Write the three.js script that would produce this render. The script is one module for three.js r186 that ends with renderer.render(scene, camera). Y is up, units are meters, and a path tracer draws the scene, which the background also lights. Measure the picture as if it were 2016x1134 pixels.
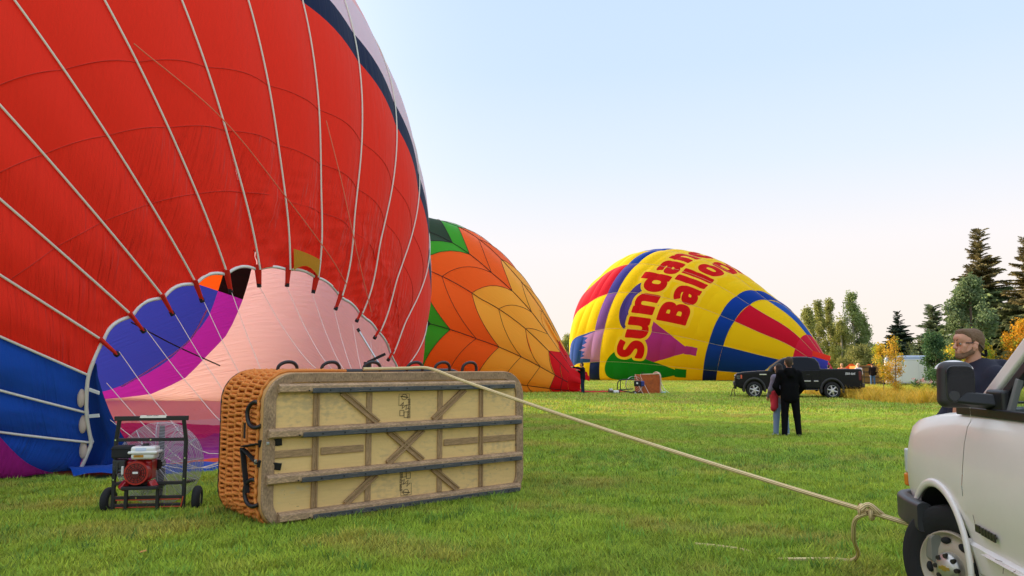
import * as THREE from 'three';
import { mergeGeometries, mergeVertices } from 'three/addons/utils/BufferGeometryUtils.js';
import { RoundedBoxGeometry } from 'three/addons/geometries/RoundedBoxGeometry.js';
import { MarchingCubes } from 'three/addons/objects/MarchingCubes.js';
import { ImprovedNoise } from 'three/addons/math/ImprovedNoise.js';
import { Brush, Evaluator, SUBTRACTION } from 'three-bvh-csg';

// ------------------------------------------------------------------ camera, sky, sun, exposure
const scene = new THREE.Scene();
const camera = new THREE.PerspectiveCamera(42.263, 16 / 9, 0.1, 3000);
camera.position.set(0, 1.6, 0);
camera.rotation.set(5.954 * Math.PI / 180, 0, 0);
const renderer = new THREE.WebGLRenderer({ antialias: true });
renderer.toneMapping = THREE.LinearToneMapping;
renderer.toneMappingExposure = 1.9;
renderer.shadowMap.enabled = true;

const SUN_DIR = new THREE.Vector3(-0.775, 0.232, -0.59).normalize();   // low morning sun, ahead and to the left
{
  const W = 512, Hh = 256, d = new Float32Array(W * Hh * 4);
  const E = renderer.toneMappingExposure;   // display values; the sky overhead is brightened beyond the visible part to lift the shade
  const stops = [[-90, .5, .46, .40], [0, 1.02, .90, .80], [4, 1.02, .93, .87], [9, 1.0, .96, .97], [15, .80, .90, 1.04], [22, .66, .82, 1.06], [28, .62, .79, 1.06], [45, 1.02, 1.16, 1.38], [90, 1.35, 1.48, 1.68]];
  for (let j = 0; j < Hh; j++) for (let i = 0; i < W; i++) {
    const el = ((j + .5) / Hh - .5) * 180, az = ((i + .5) / W - .5) * 2 * Math.PI;
    let k = 0; while (k < stops.length - 2 && stops[k + 1][0] < el) k++;
    const a = stops[k], b = stops[k + 1], t = Math.min(1, Math.max(0, (el - a[0]) / (b[0] - a[0])));
    const e = el * Math.PI / 180;
    const c = Math.cos(e) * Math.cos(az) * SUN_DIR.x + Math.sin(e) * SUN_DIR.y + Math.cos(e) * Math.sin(az) * SUN_DIR.z;
    const glow = Math.pow(Math.max(0, c), 14) * 7 + Math.pow(Math.max(0, c), 60) * 6;
    const o = (j * W + i) * 4;
    const ch = (k, w) => (a[k] + (b[k] - a[k]) * t + glow * w) / E; d[o] = ch(1, 1); d[o + 1] = ch(2, .84); d[o + 2] = ch(3, .62); d[o + 3] = 1;
  }
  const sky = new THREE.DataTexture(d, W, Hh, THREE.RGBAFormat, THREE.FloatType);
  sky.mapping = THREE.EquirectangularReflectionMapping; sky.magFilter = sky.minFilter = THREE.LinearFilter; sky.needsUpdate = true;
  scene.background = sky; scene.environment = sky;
}
const sun = new THREE.DirectionalLight(new THREE.Color(1.0, .76, .46), 4.2);
sun.position.copy(SUN_DIR).multiplyScalar(150); sun.castShadow = true; sun.shadow.radius = 2;
sun.shadow.mapSize.set(4096, 4096);
Object.assign(sun.shadow.camera, { left: -120, right: 120, top: 120, bottom: -120, near: 1, far: 400 });
scene.add(sun, sun.target);

// ------------------------------------------------------------------ helpers
let seed = 12345;
const srand = (s) => { seed = s >>> 0; };
const rnd = () => { seed = (seed + 0x6D2B79F5) >>> 0; let t = seed; t = Math.imul(t ^ (t >>> 15), t | 1); t ^= t + Math.imul(t ^ (t >>> 7), t | 61); return ((t ^ (t >>> 14)) >>> 0) / 4294967296; };
const rr = (a, b) => a + (b - a) * rnd();
const V = (x, y, z) => new THREE.Vector3(x, y, z);
const R = (d) => d * Math.PI / 180;
const lerp = (a, b, t) => a + (b - a) * t;
const clamp = (x, a = 0, b = 1) => Math.min(b, Math.max(a, x));
const sstep = (a, b, x) => { const t = clamp((x - a) / (b - a)); return t * t * (3 - 2 * t); };
const noise = new ImprovedNoise();
const N3 = (x, y, z) => noise.noise(x, y, z);
const table = (pts, x) => { if (x <= pts[0][0]) return pts[0][1]; for (let i = 1; i < pts.length; i++) if (x <= pts[i][0]) return lerp(pts[i - 1][1], pts[i][1], (x - pts[i - 1][0]) / (pts[i][0] - pts[i - 1][0])); return pts[pts.length - 1][1]; };
const taken = {};
const numbered = (n) => { const k = taken[n] = (taken[n] ?? -1) + 1; return k ? n + '_' + String(k).padStart(3, '0') : n; };
function tag(o, label, category, group, kind) { if (label) o.userData.label = label; if (category) o.userData.category = category; if (group) o.userData.group = group; if (kind) o.userData.kind = kind; return o; }
function thing(name, label, category, pos = [0, 0, 0], turn = 0, group) {
  const o = new THREE.Group(); o.name = numbered(name); o.position.set(...pos); o.rotation.y = turn; scene.add(o); return tag(o, label, category, group);
}
function norm(g) {
  const o = new THREE.BufferGeometry(); const n = g.attributes.position.count;
  o.setAttribute('position', g.attributes.position);
  if (!g.attributes.normal) g.computeVertexNormals();
  o.setAttribute('normal', g.attributes.normal);
  o.setAttribute('uv', g.attributes.uv ?? new THREE.BufferAttribute(new Float32Array(n * 2), 2));
  o.setIndex(g.index ?? [...Array(n).keys()]);
  return o;
}
const merge = (gs) => gs.length === 1 ? gs[0] : mergeGeometries(gs.map(norm));
function obj(name, geoms, mat, parent = scene) {
  const m = new THREE.Mesh(merge(Array.isArray(geoms) ? geoms : [geoms]), mat);
  m.name = parent === scene ? numbered(name) : name; m.castShadow = m.receiveShadow = true; parent.add(m); return m;
}
const bx = (w, h, d, x = 0, y = 0, z = 0, r = 0.006) => { const g = new RoundedBoxGeometry(w, h, d, 2, Math.min(r, w * .45, h * .45, d * .45)); g.translate(x, y, z); return g; };
const cyl = (r0, r1, h, x = 0, y = 0, z = 0, axis = 'y', n = 20) => { const g = new THREE.CylinderGeometry(r1, r0, h, n); if (axis === 'x') g.rotateZ(-Math.PI / 2); if (axis === 'z') g.rotateX(Math.PI / 2); g.translate(x, y, z); return g; };
const tube = (pts, r, seg = 24, n = 8, closed = false) => new THREE.TubeGeometry(new THREE.CatmullRomCurve3(pts.map((p) => p.isVector3 ? p : V(...p)), closed, 'centripetal'), seg, r, n, closed);
const polyTube = (pts, r, n = 6) => { const v = pts.map((p) => p.isVector3 ? p : V(...p)); const c = new THREE.CurvePath(); for (let i = 0; i < v.length - 1; i++) c.add(new THREE.LineCurve3(v[i], v[i + 1])); const t = new THREE.CatmullRomCurve3(v, false, 'centripetal'); return new THREE.TubeGeometry(t, Math.max(v.length * 2, 4), r, n, false); };
const bar = (a, b, w, d) => { const A = V(...a), B = V(...b), L = A.distanceTo(B); const g = new RoundedBoxGeometry(w, L, d ?? w, 2, Math.min(w, d ?? w) * .2); g.applyQuaternion(new THREE.Quaternion().setFromUnitVectors(V(0, 1, 0), B.clone().sub(A).normalize())); g.translate(...A.add(B).multiplyScalar(.5).toArray()); return g; };
const rod = (a, b, r, n = 8) => { const A = V(...a), B = V(...b), L = A.distanceTo(B); const g = new THREE.CylinderGeometry(r, r, L, n); g.applyQuaternion(new THREE.Quaternion().setFromUnitVectors(V(0, 1, 0), B.clone().sub(A).normalize())); g.translate(...A.add(B).multiplyScalar(.5).toArray()); return g; };
// a sheet from f(u, v) -> Vector3, uv from g(u, v)
function sheet(nu, nv, f, uvf) {
  const P = [], U = [], I = [];
  for (let j = 0; j <= nv; j++) for (let i = 0; i <= nu; i++) { const p = f(i / nu, j / nv); P.push(p.x, p.y, p.z); const q = uvf ? uvf(i / nu, j / nv) : [i / nu, j / nv]; U.push(q[0], q[1]); }
  for (let j = 0; j < nv; j++) for (let i = 0; i < nu; i++) { const a = j * (nu + 1) + i, b = a + 1, c = a + nu + 1, d = c + 1; I.push(a, b, d, a, d, c); }
  const g = new THREE.BufferGeometry();
  g.setAttribute('position', new THREE.Float32BufferAttribute(P, 3)); g.setAttribute('uv', new THREE.Float32BufferAttribute(U, 2)); g.setIndex(I); g.computeVertexNormals(); return g;
}
function roundRect(w, h, r, x0 = 0, y0 = 0) {
  const s = new THREE.Shape(); s.moveTo(x0 + r, y0); s.lineTo(x0 + w - r, y0); s.absarc(x0 + w - r, y0 + r, r, -Math.PI / 2, 0); s.lineTo(x0 + w, y0 + h - r); s.absarc(x0 + w - r, y0 + h - r, r, 0, Math.PI / 2);
  s.lineTo(x0 + r, y0 + h); s.absarc(x0 + r, y0 + h - r, r, Math.PI / 2, Math.PI); s.lineTo(x0, y0 + r); s.absarc(x0 + r, y0 + r, r, Math.PI, 1.5 * Math.PI); return s;
}
const extr = (shape, depth, bevel = 0, seg = 8) => new THREE.ExtrudeGeometry(shape, { depth, bevelEnabled: bevel > 0, bevelSize: bevel, bevelThickness: bevel, bevelSegments: 2, curveSegments: seg });

// tiling value-noise texture; f(x, y) -> [r, g, b] 0..255
function dataTex(w, h, f, srgb = true) {
  const d = new Uint8Array(w * h * 4);
  for (let j = 0; j < h; j++) for (let i = 0; i < w; i++) { const c = f(i / w, j / h); const o = (j * w + i) * 4; d[o] = clamp(c[0], 0, 255); d[o + 1] = clamp(c[1], 0, 255); d[o + 2] = clamp(c[2], 0, 255); d[o + 3] = 255; }
  const t = new THREE.DataTexture(d, w, h); t.wrapS = t.wrapT = THREE.RepeatWrapping; t.magFilter = THREE.LinearFilter; t.minFilter = THREE.LinearMipmapLinearFilter; t.generateMipmaps = true;
  if (srgb) t.colorSpace = THREE.SRGBColorSpace; t.needsUpdate = true; return t;
}
// periodic fractal noise on the unit square
function pnoise(u, v, fu, fv, oct = 4, s = 0) {
  let a = 0, amp = 1, tot = 0;
  for (let o = 0; o < oct; o++) { const x = u * fu, y = v * fv; const n = (X, Y) => N3(X, Y, s + o * 7.3); const wx = u, wy = v;
    a += amp * (n(x, y) * (1 - wx) * (1 - wy) + n(x - fu, y) * wx * (1 - wy) + n(x, y - fv) * (1 - wx) * wy + n(x - fu, y - fv) * wx * wy); tot += amp; amp *= .55; fu *= 2; fv *= 2; }
  return a / tot;
}
const canvasTex = (w, h, draw) => { const c = document.createElement('canvas'); c.width = w; c.height = h; const x = c.getContext('2d'); draw(x, w, h); const t = new THREE.CanvasTexture(c); t.colorSpace = THREE.SRGBColorSpace; t.anisotropy = 8; return t; };
const lin = (r, g, b) => new THREE.Color().setRGB(r, g, b);
const std = (c, rough = .7, metal = 0, extra = {}) => new THREE.MeshStandardMaterial({ color: Array.isArray(c) ? lin(...c) : c, roughness: rough, metalness: metal, side: THREE.DoubleSide, ...extra });

const wrinkleTex = dataTex(512, 512, (u, v) => { const a = pnoise(u, v, 26, 3, 4, 1), b = pnoise(u, v, 5, 4, 3, 9); const k = 128 + 150 * a * (.5 + 1.2 * Math.abs(b) * 2) + 40 * b; return [k, k, k]; }, false);
const grainTex = dataTex(256, 256, (u, v) => { const k = 128 + 160 * pnoise(u, v, 24, 24, 3, 4); return [k, k, k]; }, false);
function fabric(c, through = .4, bump = .03) {
  return new THREE.MeshPhysicalMaterial({ color: Array.isArray(c) ? lin(...c) : c, roughness: 1, transmission: through, thickness: 0, specularIntensity: .25, side: THREE.DoubleSide, bumpMap: bump ? wrinkleTex : null, bumpScale: bump });
}
const M = {
  black: std([.012, .012, .014], .45), blackMatt: std([.014, .014, .015], .85), rubber: std([.016, .016, .017], .9, 0, { bumpMap: grainTex, bumpScale: .004 }),
  steel: std([.55, .56, .58], .35, 1), chrome: std([.75, .76, .78], .15, 1), alu: std([.62, .63, .65], .4, 1), white: std([.78, .78, .77], .5),
  tape: std([.72, .66, .58], .8), cord: std([.80, .68, .62], .8), glassDark: new THREE.MeshPhysicalMaterial({ color: lin(.05, .06, .085), roughness: .05, metalness: 0, side: THREE.DoubleSide, clearcoat: 1, clearcoatRoughness: .02 }),
  glass: new THREE.MeshPhysicalMaterial({ color: lin(.86, .92, .9), roughness: .02, transmission: 1, thickness: 0, side: THREE.DoubleSide }),
};
// ------------------------------------------------------------------ the setting: lawn
const lawnTex = dataTex(1024, 1024, (u, v) => {
  const a = pnoise(u, v, 6, 6, 5, 2), b = pnoise(u, v, 90, 90, 3, 5), c = pnoise(u, v, 14, 14, 4, 8);
  let r = .21 + .10 * c + .13 * b, g = .34 + .07 * a + .15 * b, bl = .04 + .02 * b;
  const dry = sstep(.12, .4, c + .4 * a); r = lerp(r, .34, dry * .55); g = lerp(g, .29, dry * .55); bl = lerp(bl, .07, dry * .5);
  const s = (x) => 255 * Math.pow(clamp(x), 1 / 2.2); return [s(r), s(g), s(bl)];
});
const lawnBump = dataTex(512, 512, (u, v) => { const k = 128 + 220 * pnoise(u, v, 60, 60, 3, 3); return [k, k, k]; }, false);
{
  // radial ground sheet: fine near the camera, wide enough to reach the horizon
  const rings = [0, 2, 4, 6, 8, 10, 13, 16, 20, 25, 31, 38, 46, 56, 68, 84, 105, 135, 180, 250, 380, 600, 1000, 1800];
  const P = [], U = [], I = [], S = 96;
  rings.forEach((r) => { for (let i = 0; i <= S; i++) { const a = i / S * 2 * Math.PI, x = Math.cos(a) * r, z = Math.sin(a) * r - 6; const y = (r > 5 && r < 400 ? .05 * N3(x * .13, z * .13, 1) * sstep(15, 45, r) : 0) - .02; P.push(x, y, z); U.push(x / 9, z / 9); } });
  for (let j = 0; j < rings.length - 1; j++) for (let i = 0; i < S; i++) { const a = j * (S + 1) + i, b = a + S + 1; I.push(a, a + 1, b + 1, a, b + 1, b); }
  const g = new THREE.BufferGeometry(); g.setAttribute('position', new THREE.Float32BufferAttribute(P, 3)); g.setAttribute('uv', new THREE.Float32BufferAttribute(U, 2)); g.setIndex(I); g.computeVertexNormals();
  const bt = lawnBump.clone(); bt.repeat.set(6, 6); bt.needsUpdate = true;
  tag(obj('ground', g, std([1, 1, 1], .95, 0, { map: lawnTex, bumpMap: bt, bumpScale: .03 })), 'wide mown lawn of the park under the balloons', null, null, 'structure');
}
// pale gravel drive seen beneath the pickup
tag(obj('path', sheet(40, 4, (u, v) => { const x = lerp(7.5, 34, u); return V(x, .012 + .006 * Math.sin(u * 3.1), -39.4 - .02 * (x - 12) - lerp(-.35, .35, v) * (1 + .5 * N3(x * .4, v, 2)) * sstep(0, .12, u)); }, (u, v) => [u * 12, v]), std([.42, .38, .33], .95, 0, { bumpMap: grainTex, bumpScale: .02 })), 'thin pale gravel drive crossing the lawn below the pickup', null, null, 'structure');

function bladeTuft(n, h, w, spread, s) {
  srand(s); const P = [], I = [], NN = [], C = [];
  for (let k = 0; k < n; k++) {
    const a = rr(0, 6.283), x0 = rr(-spread, spread), z0 = rr(-spread, spread), H = h * rr(.55, 1.15), lean = rr(.3, 1.25) * H, dx = Math.cos(a), dz = Math.sin(a), wx = -dz * w, wz = dx * w, b = P.length / 3;
    P.push(x0 - wx, -.01, z0 - wz, x0 + wx, -.01, z0 + wz, x0 + dx * lean * .35 - wx * .8, H * .6, z0 + dz * lean * .35 - wz * .8, x0 + dx * lean * .35 + wx * .8, H * .6, z0 + dz * lean * .35 + wz * .8, x0 + dx * lean, H, z0 + dz * lean);
    const t = rr(.75, 1.2), y = rr(0, .3);
    for (let q = 0; q < 5; q++) { NN.push(dx * -.35, 1.3, dz * -.35); C.push(t * (1 + y), t, t * .8); }
    I.push(b, b + 1, b + 3, b, b + 3, b + 2, b + 2, b + 3, b + 4);
  }
  const g = new THREE.BufferGeometry(); g.setAttribute('position', new THREE.Float32BufferAttribute(P, 3)); g.setAttribute('normal', new THREE.Float32BufferAttribute(NN, 3)); g.setAttribute('color', new THREE.Float32BufferAttribute(C, 3)); g.setIndex(I); return g;
}
const grassMat = new THREE.MeshPhysicalMaterial({ color: lin(1, 1, 1), roughness: .95, transmission: .42, thickness: 0, specularIntensity: .3, side: THREE.DoubleSide, vertexColors: true });
// places where no blade grows: under fabric and wheels
const keepOut = [];
const clear = (x, z) => { for (const k of keepOut) if (k(x, z)) return true; return false; };
function grassField(name, label, tufts, count, place, size, s, tint) {
  const lists = tufts.map(() => []), cols = tufts.map(() => []); srand(s);
  const m = new THREE.Matrix4(), q = new THREE.Quaternion(), up = V(0, 1, 0), col = new THREE.Color();
  for (let i = 0; i < count; i++) {
    const p = place(); if (!p) continue; const [x, z] = p; if (clear(x, z)) { rnd(); continue; }
    const k = Math.floor(rnd() * tufts.length) % tufts.length, sc = size(x, z) * rr(.7, 1.3);
    q.setFromAxisAngle(up, rr(0, 6.283)); m.compose(V(x, p[2] ?? 0, z), q, V(sc, sc * rr(.8, 1.2), sc)); lists[k].push(m.clone()); cols[k].push(tint(x, z, col).clone());
  }
  tufts.forEach((g, k) => { if (!lists[k].length) return; const im = new THREE.InstancedMesh(g, grassMat, lists[k].length); lists[k].forEach((mm, i) => { im.setMatrixAt(i, mm); im.setColorAt(i, cols[k][i]); }); im.name = numbered(name); im.castShadow = im.receiveShadow = true; scene.add(im); tag(im, label, null, null, 'stuff'); });
}
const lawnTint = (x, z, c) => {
  const a = N3(x * .35, z * .35, 4), b = N3(x * 1.7, z * 1.7, 9), d = sstep(.05, .45, N3(x * .5 + 7, z * .9, 2) + .3 * b + .22 * sstep(18, 30, -z));  // far lawn yellower: dry streaks, with sunlit gold mixed into the tint
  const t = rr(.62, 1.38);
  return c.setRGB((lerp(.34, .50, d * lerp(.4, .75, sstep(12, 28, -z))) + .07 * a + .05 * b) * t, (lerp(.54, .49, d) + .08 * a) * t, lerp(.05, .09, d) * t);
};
function growLawn() {
  const near = [bladeTuft(13, .070, .0042, .075, 41)];
  const wedge = (z0, z1) => () => { const z = Math.sqrt(lerp(z0 * z0, z1 * z1, rnd())); const x = rr(-.76, .76) * z; return [x, -z]; };
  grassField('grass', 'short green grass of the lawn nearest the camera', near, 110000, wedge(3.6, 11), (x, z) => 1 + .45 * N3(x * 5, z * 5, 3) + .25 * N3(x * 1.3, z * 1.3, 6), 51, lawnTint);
  const tall = [bladeTuft(16, .115, .005, .05, 81)];
  grassField('grass', 'longer darker grass clumps scattered over the near lawn', tall, 2600, wedge(3.6, 14), (x, z) => .8 + .5 * Math.abs(N3(x * 2, z * 2, 8)), 54, (x, z, c) => { const t = rr(.6, 1.1); return c.setRGB(.20 * t, .44 * t, .06 * t); });
  const mid = [bladeTuft(13, .066, .006, .13, 61)];
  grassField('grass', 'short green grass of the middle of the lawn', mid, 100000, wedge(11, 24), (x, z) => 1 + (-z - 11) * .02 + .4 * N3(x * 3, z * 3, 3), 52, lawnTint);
  const far = [bladeTuft(9, .09, .016, .3, 70)];
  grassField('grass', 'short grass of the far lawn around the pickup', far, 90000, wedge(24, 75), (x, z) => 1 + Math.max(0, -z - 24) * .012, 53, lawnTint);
}
// ------------------------------------------------------------------ the big red balloon, filling with air on its side
const F = {
  red: fabric([.86, .040, .020], .3, .05), redWr: fabric([.86, .040, .020], .3, .16), redDark: fabric([.86, .040, .020], .3, .2), blue: fabric([.012, .09, .50], .3, .05), navy: fabric([.010, .022, .075], .3, .03), pinkLitF: fabric([.88, .62, .67], .5, .045), paleF: fabric([.74, .72, .86], .4, .02),  // white panels tinted pink: red light inside the balloon painted in
  purple: fabric([.36, .02, .42], .42, .03), royal: fabric([.03, .05, .46], .38, .03), blackF: fabric([.012, .008, .008], .15, .02), orangeF: fabric([.85, .12, .01], .4, .03), mustard: fabric([.60, .34, .03], .35, .03), magenta: fabric([.50, .02, .28], .3, .06),
};
const RB = { C: V(-16.297, 4.313, -20.076), R: 13.968 };
{
  const az = R(63), el = R(-18); RB.A = V(Math.sin(az) * Math.cos(el), Math.sin(el), Math.cos(az) * Math.cos(el));
  RB.U = V(0, 1, 0).addScaledVector(RB.A, -RB.A.y).normalize(); RB.Vv = new THREE.Vector3().crossVectors(RB.A, RB.U);
}
const RB_T = [83.5, 76.7, 69, 61.5, 53.8, 46, 37.5, 28.5, 18.5, 7.5, -4, -17, -30.5, -44.5, -59.5, -75, -92, -112, -135, -158, -182, -204, -224, -241, -256, -267, -276.5];
const rbMouth = (f) => { const q = f < -180 ? f + 360 : f; return table([[-180, 19], [-130, 19], [-75, 19.5], [-64, 17.4], [-50.4, 15.6], [-35, 13.8], [-19.8, 13.2], [-6.8, 13.7], [5.3, 14], [17, 14.3], [27.5, 14.7], [36.9, 15.1], [45.6, 15.6], [53.8, 16.1], [61.5, 16.4], [69, 15.9], [76.7, 14.9], [83.5, 13.9], [93, 14], [104, 15], [130, 17], [180, 19]], q); };
const rbShift = (f, th) => (f < 10 && f > -85 ? -.1 * (10 - f) * sstep(21, 13.5, th) : 0);
function rbPoint(th, f, lift = 0) {
  const t = R(th), p = R(f + rbShift(f, th)); const r = RB.R + lift + .05 * Math.sin(th * .5) * 0;
  const d = RB.A.clone().multiplyScalar(Math.cos(t)).addScaledVector(RB.U, Math.sin(t) * Math.cos(p)).addScaledVector(RB.Vv, Math.sin(t) * Math.sin(p));
  const o = RB.C.clone().addScaledVector(d, r);
  const lo = .07 + .02 * N3(o.x * .9, 2, o.z * .9); if (o.y < lo + .25) { const e = o.y - lo; o.y = lo + (e < -.25 ? 0 : (e + .25) * (e + .25)); }
  return o;
}
const rbEdge = (k, u) => { const f = lerp(RB_T[k], RB_T[k + 1], u); return rbMouth(f) + (k < 3 ? .05 : k < 8 ? .32 : .16) * Math.sin(Math.PI * u); };
const redBalloon = thing('hot_air_balloon', 'huge red balloon with white load tapes and open mouth, being filled at the left', 'balloon', [0, 0, 0]);
{
  const zoneSeams = (f) => [19.5 + .06 * clamp(f - 13, -10, 50), 23.6 + .075 * clamp(f - 11, -10, 50), 28.2 + .065 * clamp(f - 12, -10, 50), 38 + .08 * clamp(f + 4, -60, 6), 41.4 + .085 * clamp(f + 10, -60, 12), 48.5, 62, 78, table([[-125, 120], [-119.2, 113.9], [-114.5, 107.7], [-109.4, 104], [-104, 102.3], [-99, 100.2], [-92, 99.4]], f), table([[-125, 121.5], [-118, 115.4], [-114, 112.3], [-108, 108.8], [-103, 107.2], [-98, 105.3], [-92.7, 105]], f), 126, 145, 180];
  for (let k = 0; k < RB_T.length - 1; k++) {
    const mid = (RB_T[k] + RB_T[k + 1]) / 2, m = mid < -180 ? mid + 360 : mid;
    const low = m > 66 && m < 140, hidden = m < -130 || m > 140;
    const zs = zoneSeams(mid).length;
    for (let z = 0; z < zs; z++) {
      let mat;
      if (z <= 3) mat = low ? F.blue : (z <= 1 && m < 20 && m > -70 ? F.redDark : z <= 1 ? F.redWr : F.red);
      else if (z === 4) mat = F.navy;
      else if (z === 5) mat = F.paleF;
      else if (z <= 8) mat = m > 10 && !low ? F.red : F.pinkLitF;
      else if (z === 9) mat = m < -92 ? F.purple : m < -75 ? F.blackF : F.pinkLitF;
      else if (z === 10) mat = m < -92 ? F.royal : m < -75 ? F.orangeF : F.pinkLitF;
      else mat = m < -92 ? F.royal : F.red;
      if (k === 9 && z === 0) mat = F.redDark;
      const cut = (f) => { const s = zoneSeams(f); const a = z ? s[z - 1] : 0; return [a, s[z]]; };
      const nu = z < 2 ? 14 : 8, span = z < 2 ? 18 : z < 5 ? 5 : 6;
      const g = sheet(nu, span, (u, v) => {
        const f = lerp(RB_T[k], RB_T[k + 1], u); let [a, b] = cut(f); if (z === 0) a = rbEdge(k, u); b = Math.max(b, a + .05);
        const th = lerp(a, b, v), bulge = .13 * Math.sin(Math.PI * u) * sstep(rbMouth(f) - 1, rbMouth(f) + 6, th) * (low ? .8 : 1) * lerp(1, .5, sstep(28, 38, th));
        const p = rbPoint(th, f, bulge);
        const wr = sstep(24, 14, th) * (m < 20 ? .09 : .04); if (wr > 0 && p.y > .4) { const n = p.clone().sub(RB.C).normalize(); p.addScaledVector(n, wr * (N3(p.x * 3.1, p.y * 1.7, p.z * 3.1) + .7 * N3(p.x * 2, p.y * 9, p.z * 3) + .35 * N3(p.x * 5, p.y * 17, p.z * 7))); }
        return p;
      }, (u, v) => { const f = lerp(RB_T[k], RB_T[k + 1], u); let [a, b] = cut(f); if (z === 0) a = rbEdge(k, u); const th = lerp(a, b, v); return [(f * .24 * Math.sin(R(th)) + k * .37) / 3.2 + th * .02, th * .244 / 5]; });
      obj('fabric_panel', g, mat, redBalloon);
    }
  }
  // mustard scoop panel beside the mouth, between two load tapes
  obj('scoop_panel', sheet(6, 4, (u, v) => { const f = lerp(6.6, -3.4, u), top = lerp(15.6, 15.1, u), th = lerp(rbMouth(f) + .5 * Math.sin(Math.PI * u), top, v); return rbPoint(th, f, .13); }, (u, v) => [u, v]), F.mustard, redBalloon);
  // low purple panels curling under on the ground at the far left
  obj('ground_fabric', sheet(26, 10, (u, v) => { const th = lerp(15.6, 24, u); const f = lerp(Math.max(80, 84.5 + (18.7 - th) * 2.5), 98, v); const p = rbPoint(th, f, .16); p.y += .05 * N3(p.x * 2.5, 4, p.z * 2.5); p.y = Math.max(p.y, .05); return p; }, (u, v) => [u * 2, v]), F.magenta, redBalloon);
  // cross seams of the red panels
  const seamM = std([.66, .028, .016], .9);
  for (let k = 3; k < 14; k++) for (let z = 0; z < 3; z++) { const pts = []; for (let i = 0; i <= 6; i++) { const u = i / 6, f = lerp(RB_T[k], RB_T[k + 1], u), th = zoneSeams(f)[z]; pts.push(rbPoint(th, f, .13 * Math.sin(Math.PI * u) * sstep(rbMouth(f) - 1, rbMouth(f) + 6, th) + .004)); } obj('cross_seam', polyTube(pts, .008, 5), seamM, redBalloon); }
  // load tapes
  RB_T.slice(0, 16).forEach((f, k) => { const pts = []; const m = rbMouth(f); for (let th = m; th < 62; th += th < 24 ? .75 : 1.5) pts.push(rbPoint(th, f, .03 + (f < 20 ? .07 : .025) * sstep(24, 16, th))); if (pts[0].y > .03) obj('load_tape', polyTube(pts, .018, 6), M.tape, redBalloon); });
  // white edging of the mouth, scalloped between the tapes
  for (let k = 0; k < 15; k++) { const pts = []; for (let i = 0; i <= 8; i++) { const u = i / 8, f = lerp(RB_T[k], RB_T[k + 1], u); pts.push(rbPoint(rbEdge(k, u), f, .1 * Math.sin(Math.PI * u) * 0 + .02)); } obj('mouth_edging', polyTube(pts, .028, 6), M.white, redBalloon); }
  // red sleeves where each tape ends
  const sl = fabric([.72, .035, .02], .1, .02);
  RB_T.slice(3, 15).forEach((f, i) => {
    const m = rbMouth(f), p = rbPoint(m + .35, f, .06), q = rbPoint(m - 1.0, f, .02); q.y -= .06; const d = q.clone().sub(p).normalize(), e = p.clone().addScaledVector(d, i > 8 ? .26 : .36);
    const g = new THREE.CylinderGeometry(.042, .066, p.distanceTo(e), 10, 4); g.scale(1, 1, .55); g.applyQuaternion(new THREE.Quaternion().setFromUnitVectors(V(0, 1, 0), d)); g.translate(...p.clone().lerp(e, .5).toArray());
    const s = obj('tape_sleeve', g, sl, redBalloon);
    obj('sleeve_end', rod(e.clone().addScaledVector(d, -.03).toArray(), e.clone().addScaledVector(d, .035).toArray(), .04), M.blackMatt, s);
  });
  // flying wires from the sleeves to the basket, slack on the ground side
  const B = [[-2.55, 1.05, -9.2], [-2.2, 1.2, -9.6], [-1.7, 1.25, -10.0]];
  RB_T.slice(0, 14).forEach((f, i) => { const a = rbPoint(rbMouth(f) - 1.2, f, 0); const b = V(...B[Math.min(2, Math.floor(i / 4))]); const c = a.clone().lerp(b, .55); c.y -= i < 8 ? .95 : .5; c.y = Math.max(c.y, .25); obj('flying_wire', tube([a, a.clone().lerp(c, .5).add(V(0, -.12, 0)), c, b], .0055, 24, 5), M.cord, redBalloon); });
  // thin handling cords lying over the outside
  const cords = [[[30.2, 28.5], [25, 20], [19.5, 9], [15.5, -7], [14.2, -16]], [[26.4, -4.2], [22, -9], [17.5, -17], [14.3, -33]]];
  cords.forEach((c) => { const pts = c.map(([t, f]) => rbPoint(t, f, .17)); obj('handling_cord', tube(pts, .011, 40, 5), std([.78, .18, .10], .8), redBalloon); });
  // cords hanging inside, against the blue and purple panels
  obj('inner_cord', tube([[-6.55, 1.25, -12.6], [-6.2, 1.55, -12.9], [-5.7, 2.05, -13.2], [-5.45, 2.6, -13.3]], .014, 20, 6), std([.45, .12, .5], .8), redBalloon);
  obj('inner_cord', tube([[-6.6, 2.35, -12.9], [-5.9, 1.95, -13.1], [-5.3, 1.6, -13.6]], .012, 16, 6), M.blackMatt, redBalloon);
  // throat fabric lying on the ground inside the mouth, in coloured bands
  const lip = (a) => table([[8, 13.4], [14.7, 14.2], [19.2, 14.8], [25.3, 15.1], [31.4, 15.0], [37.2, 14.7], [40, 14.0], [43, 13.5]], a);
  const band = (r0, r1, mat, n) => obj('ground_fabric', sheet(60, n, (u, v) => { const a = lerp(6, 42.5, u), L = lip(a), r = lerp(Math.max(L - r0, 0), L - r1, v), x = RB.C.x + Math.cos(R(a)) * r, z = RB.C.z + Math.sin(R(a)) * r; return V(x, .11 + .09 * Math.max(0, N3(x * 1.1, 1, z * 1.9)) + .05 * N3(x * 3, 6, z * 4) - .07 * sstep(L - .12, L, r), z); }, (u, v) => [u * 4, v * n * .3]), mat, redBalloon);
  band(0, .55, F.blue, 4); band(.55, .85, F.orangeF, 3); band(.85, 4.2, F.purple, 26); band(4.2, 7.6, F.magenta, 18);
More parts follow.
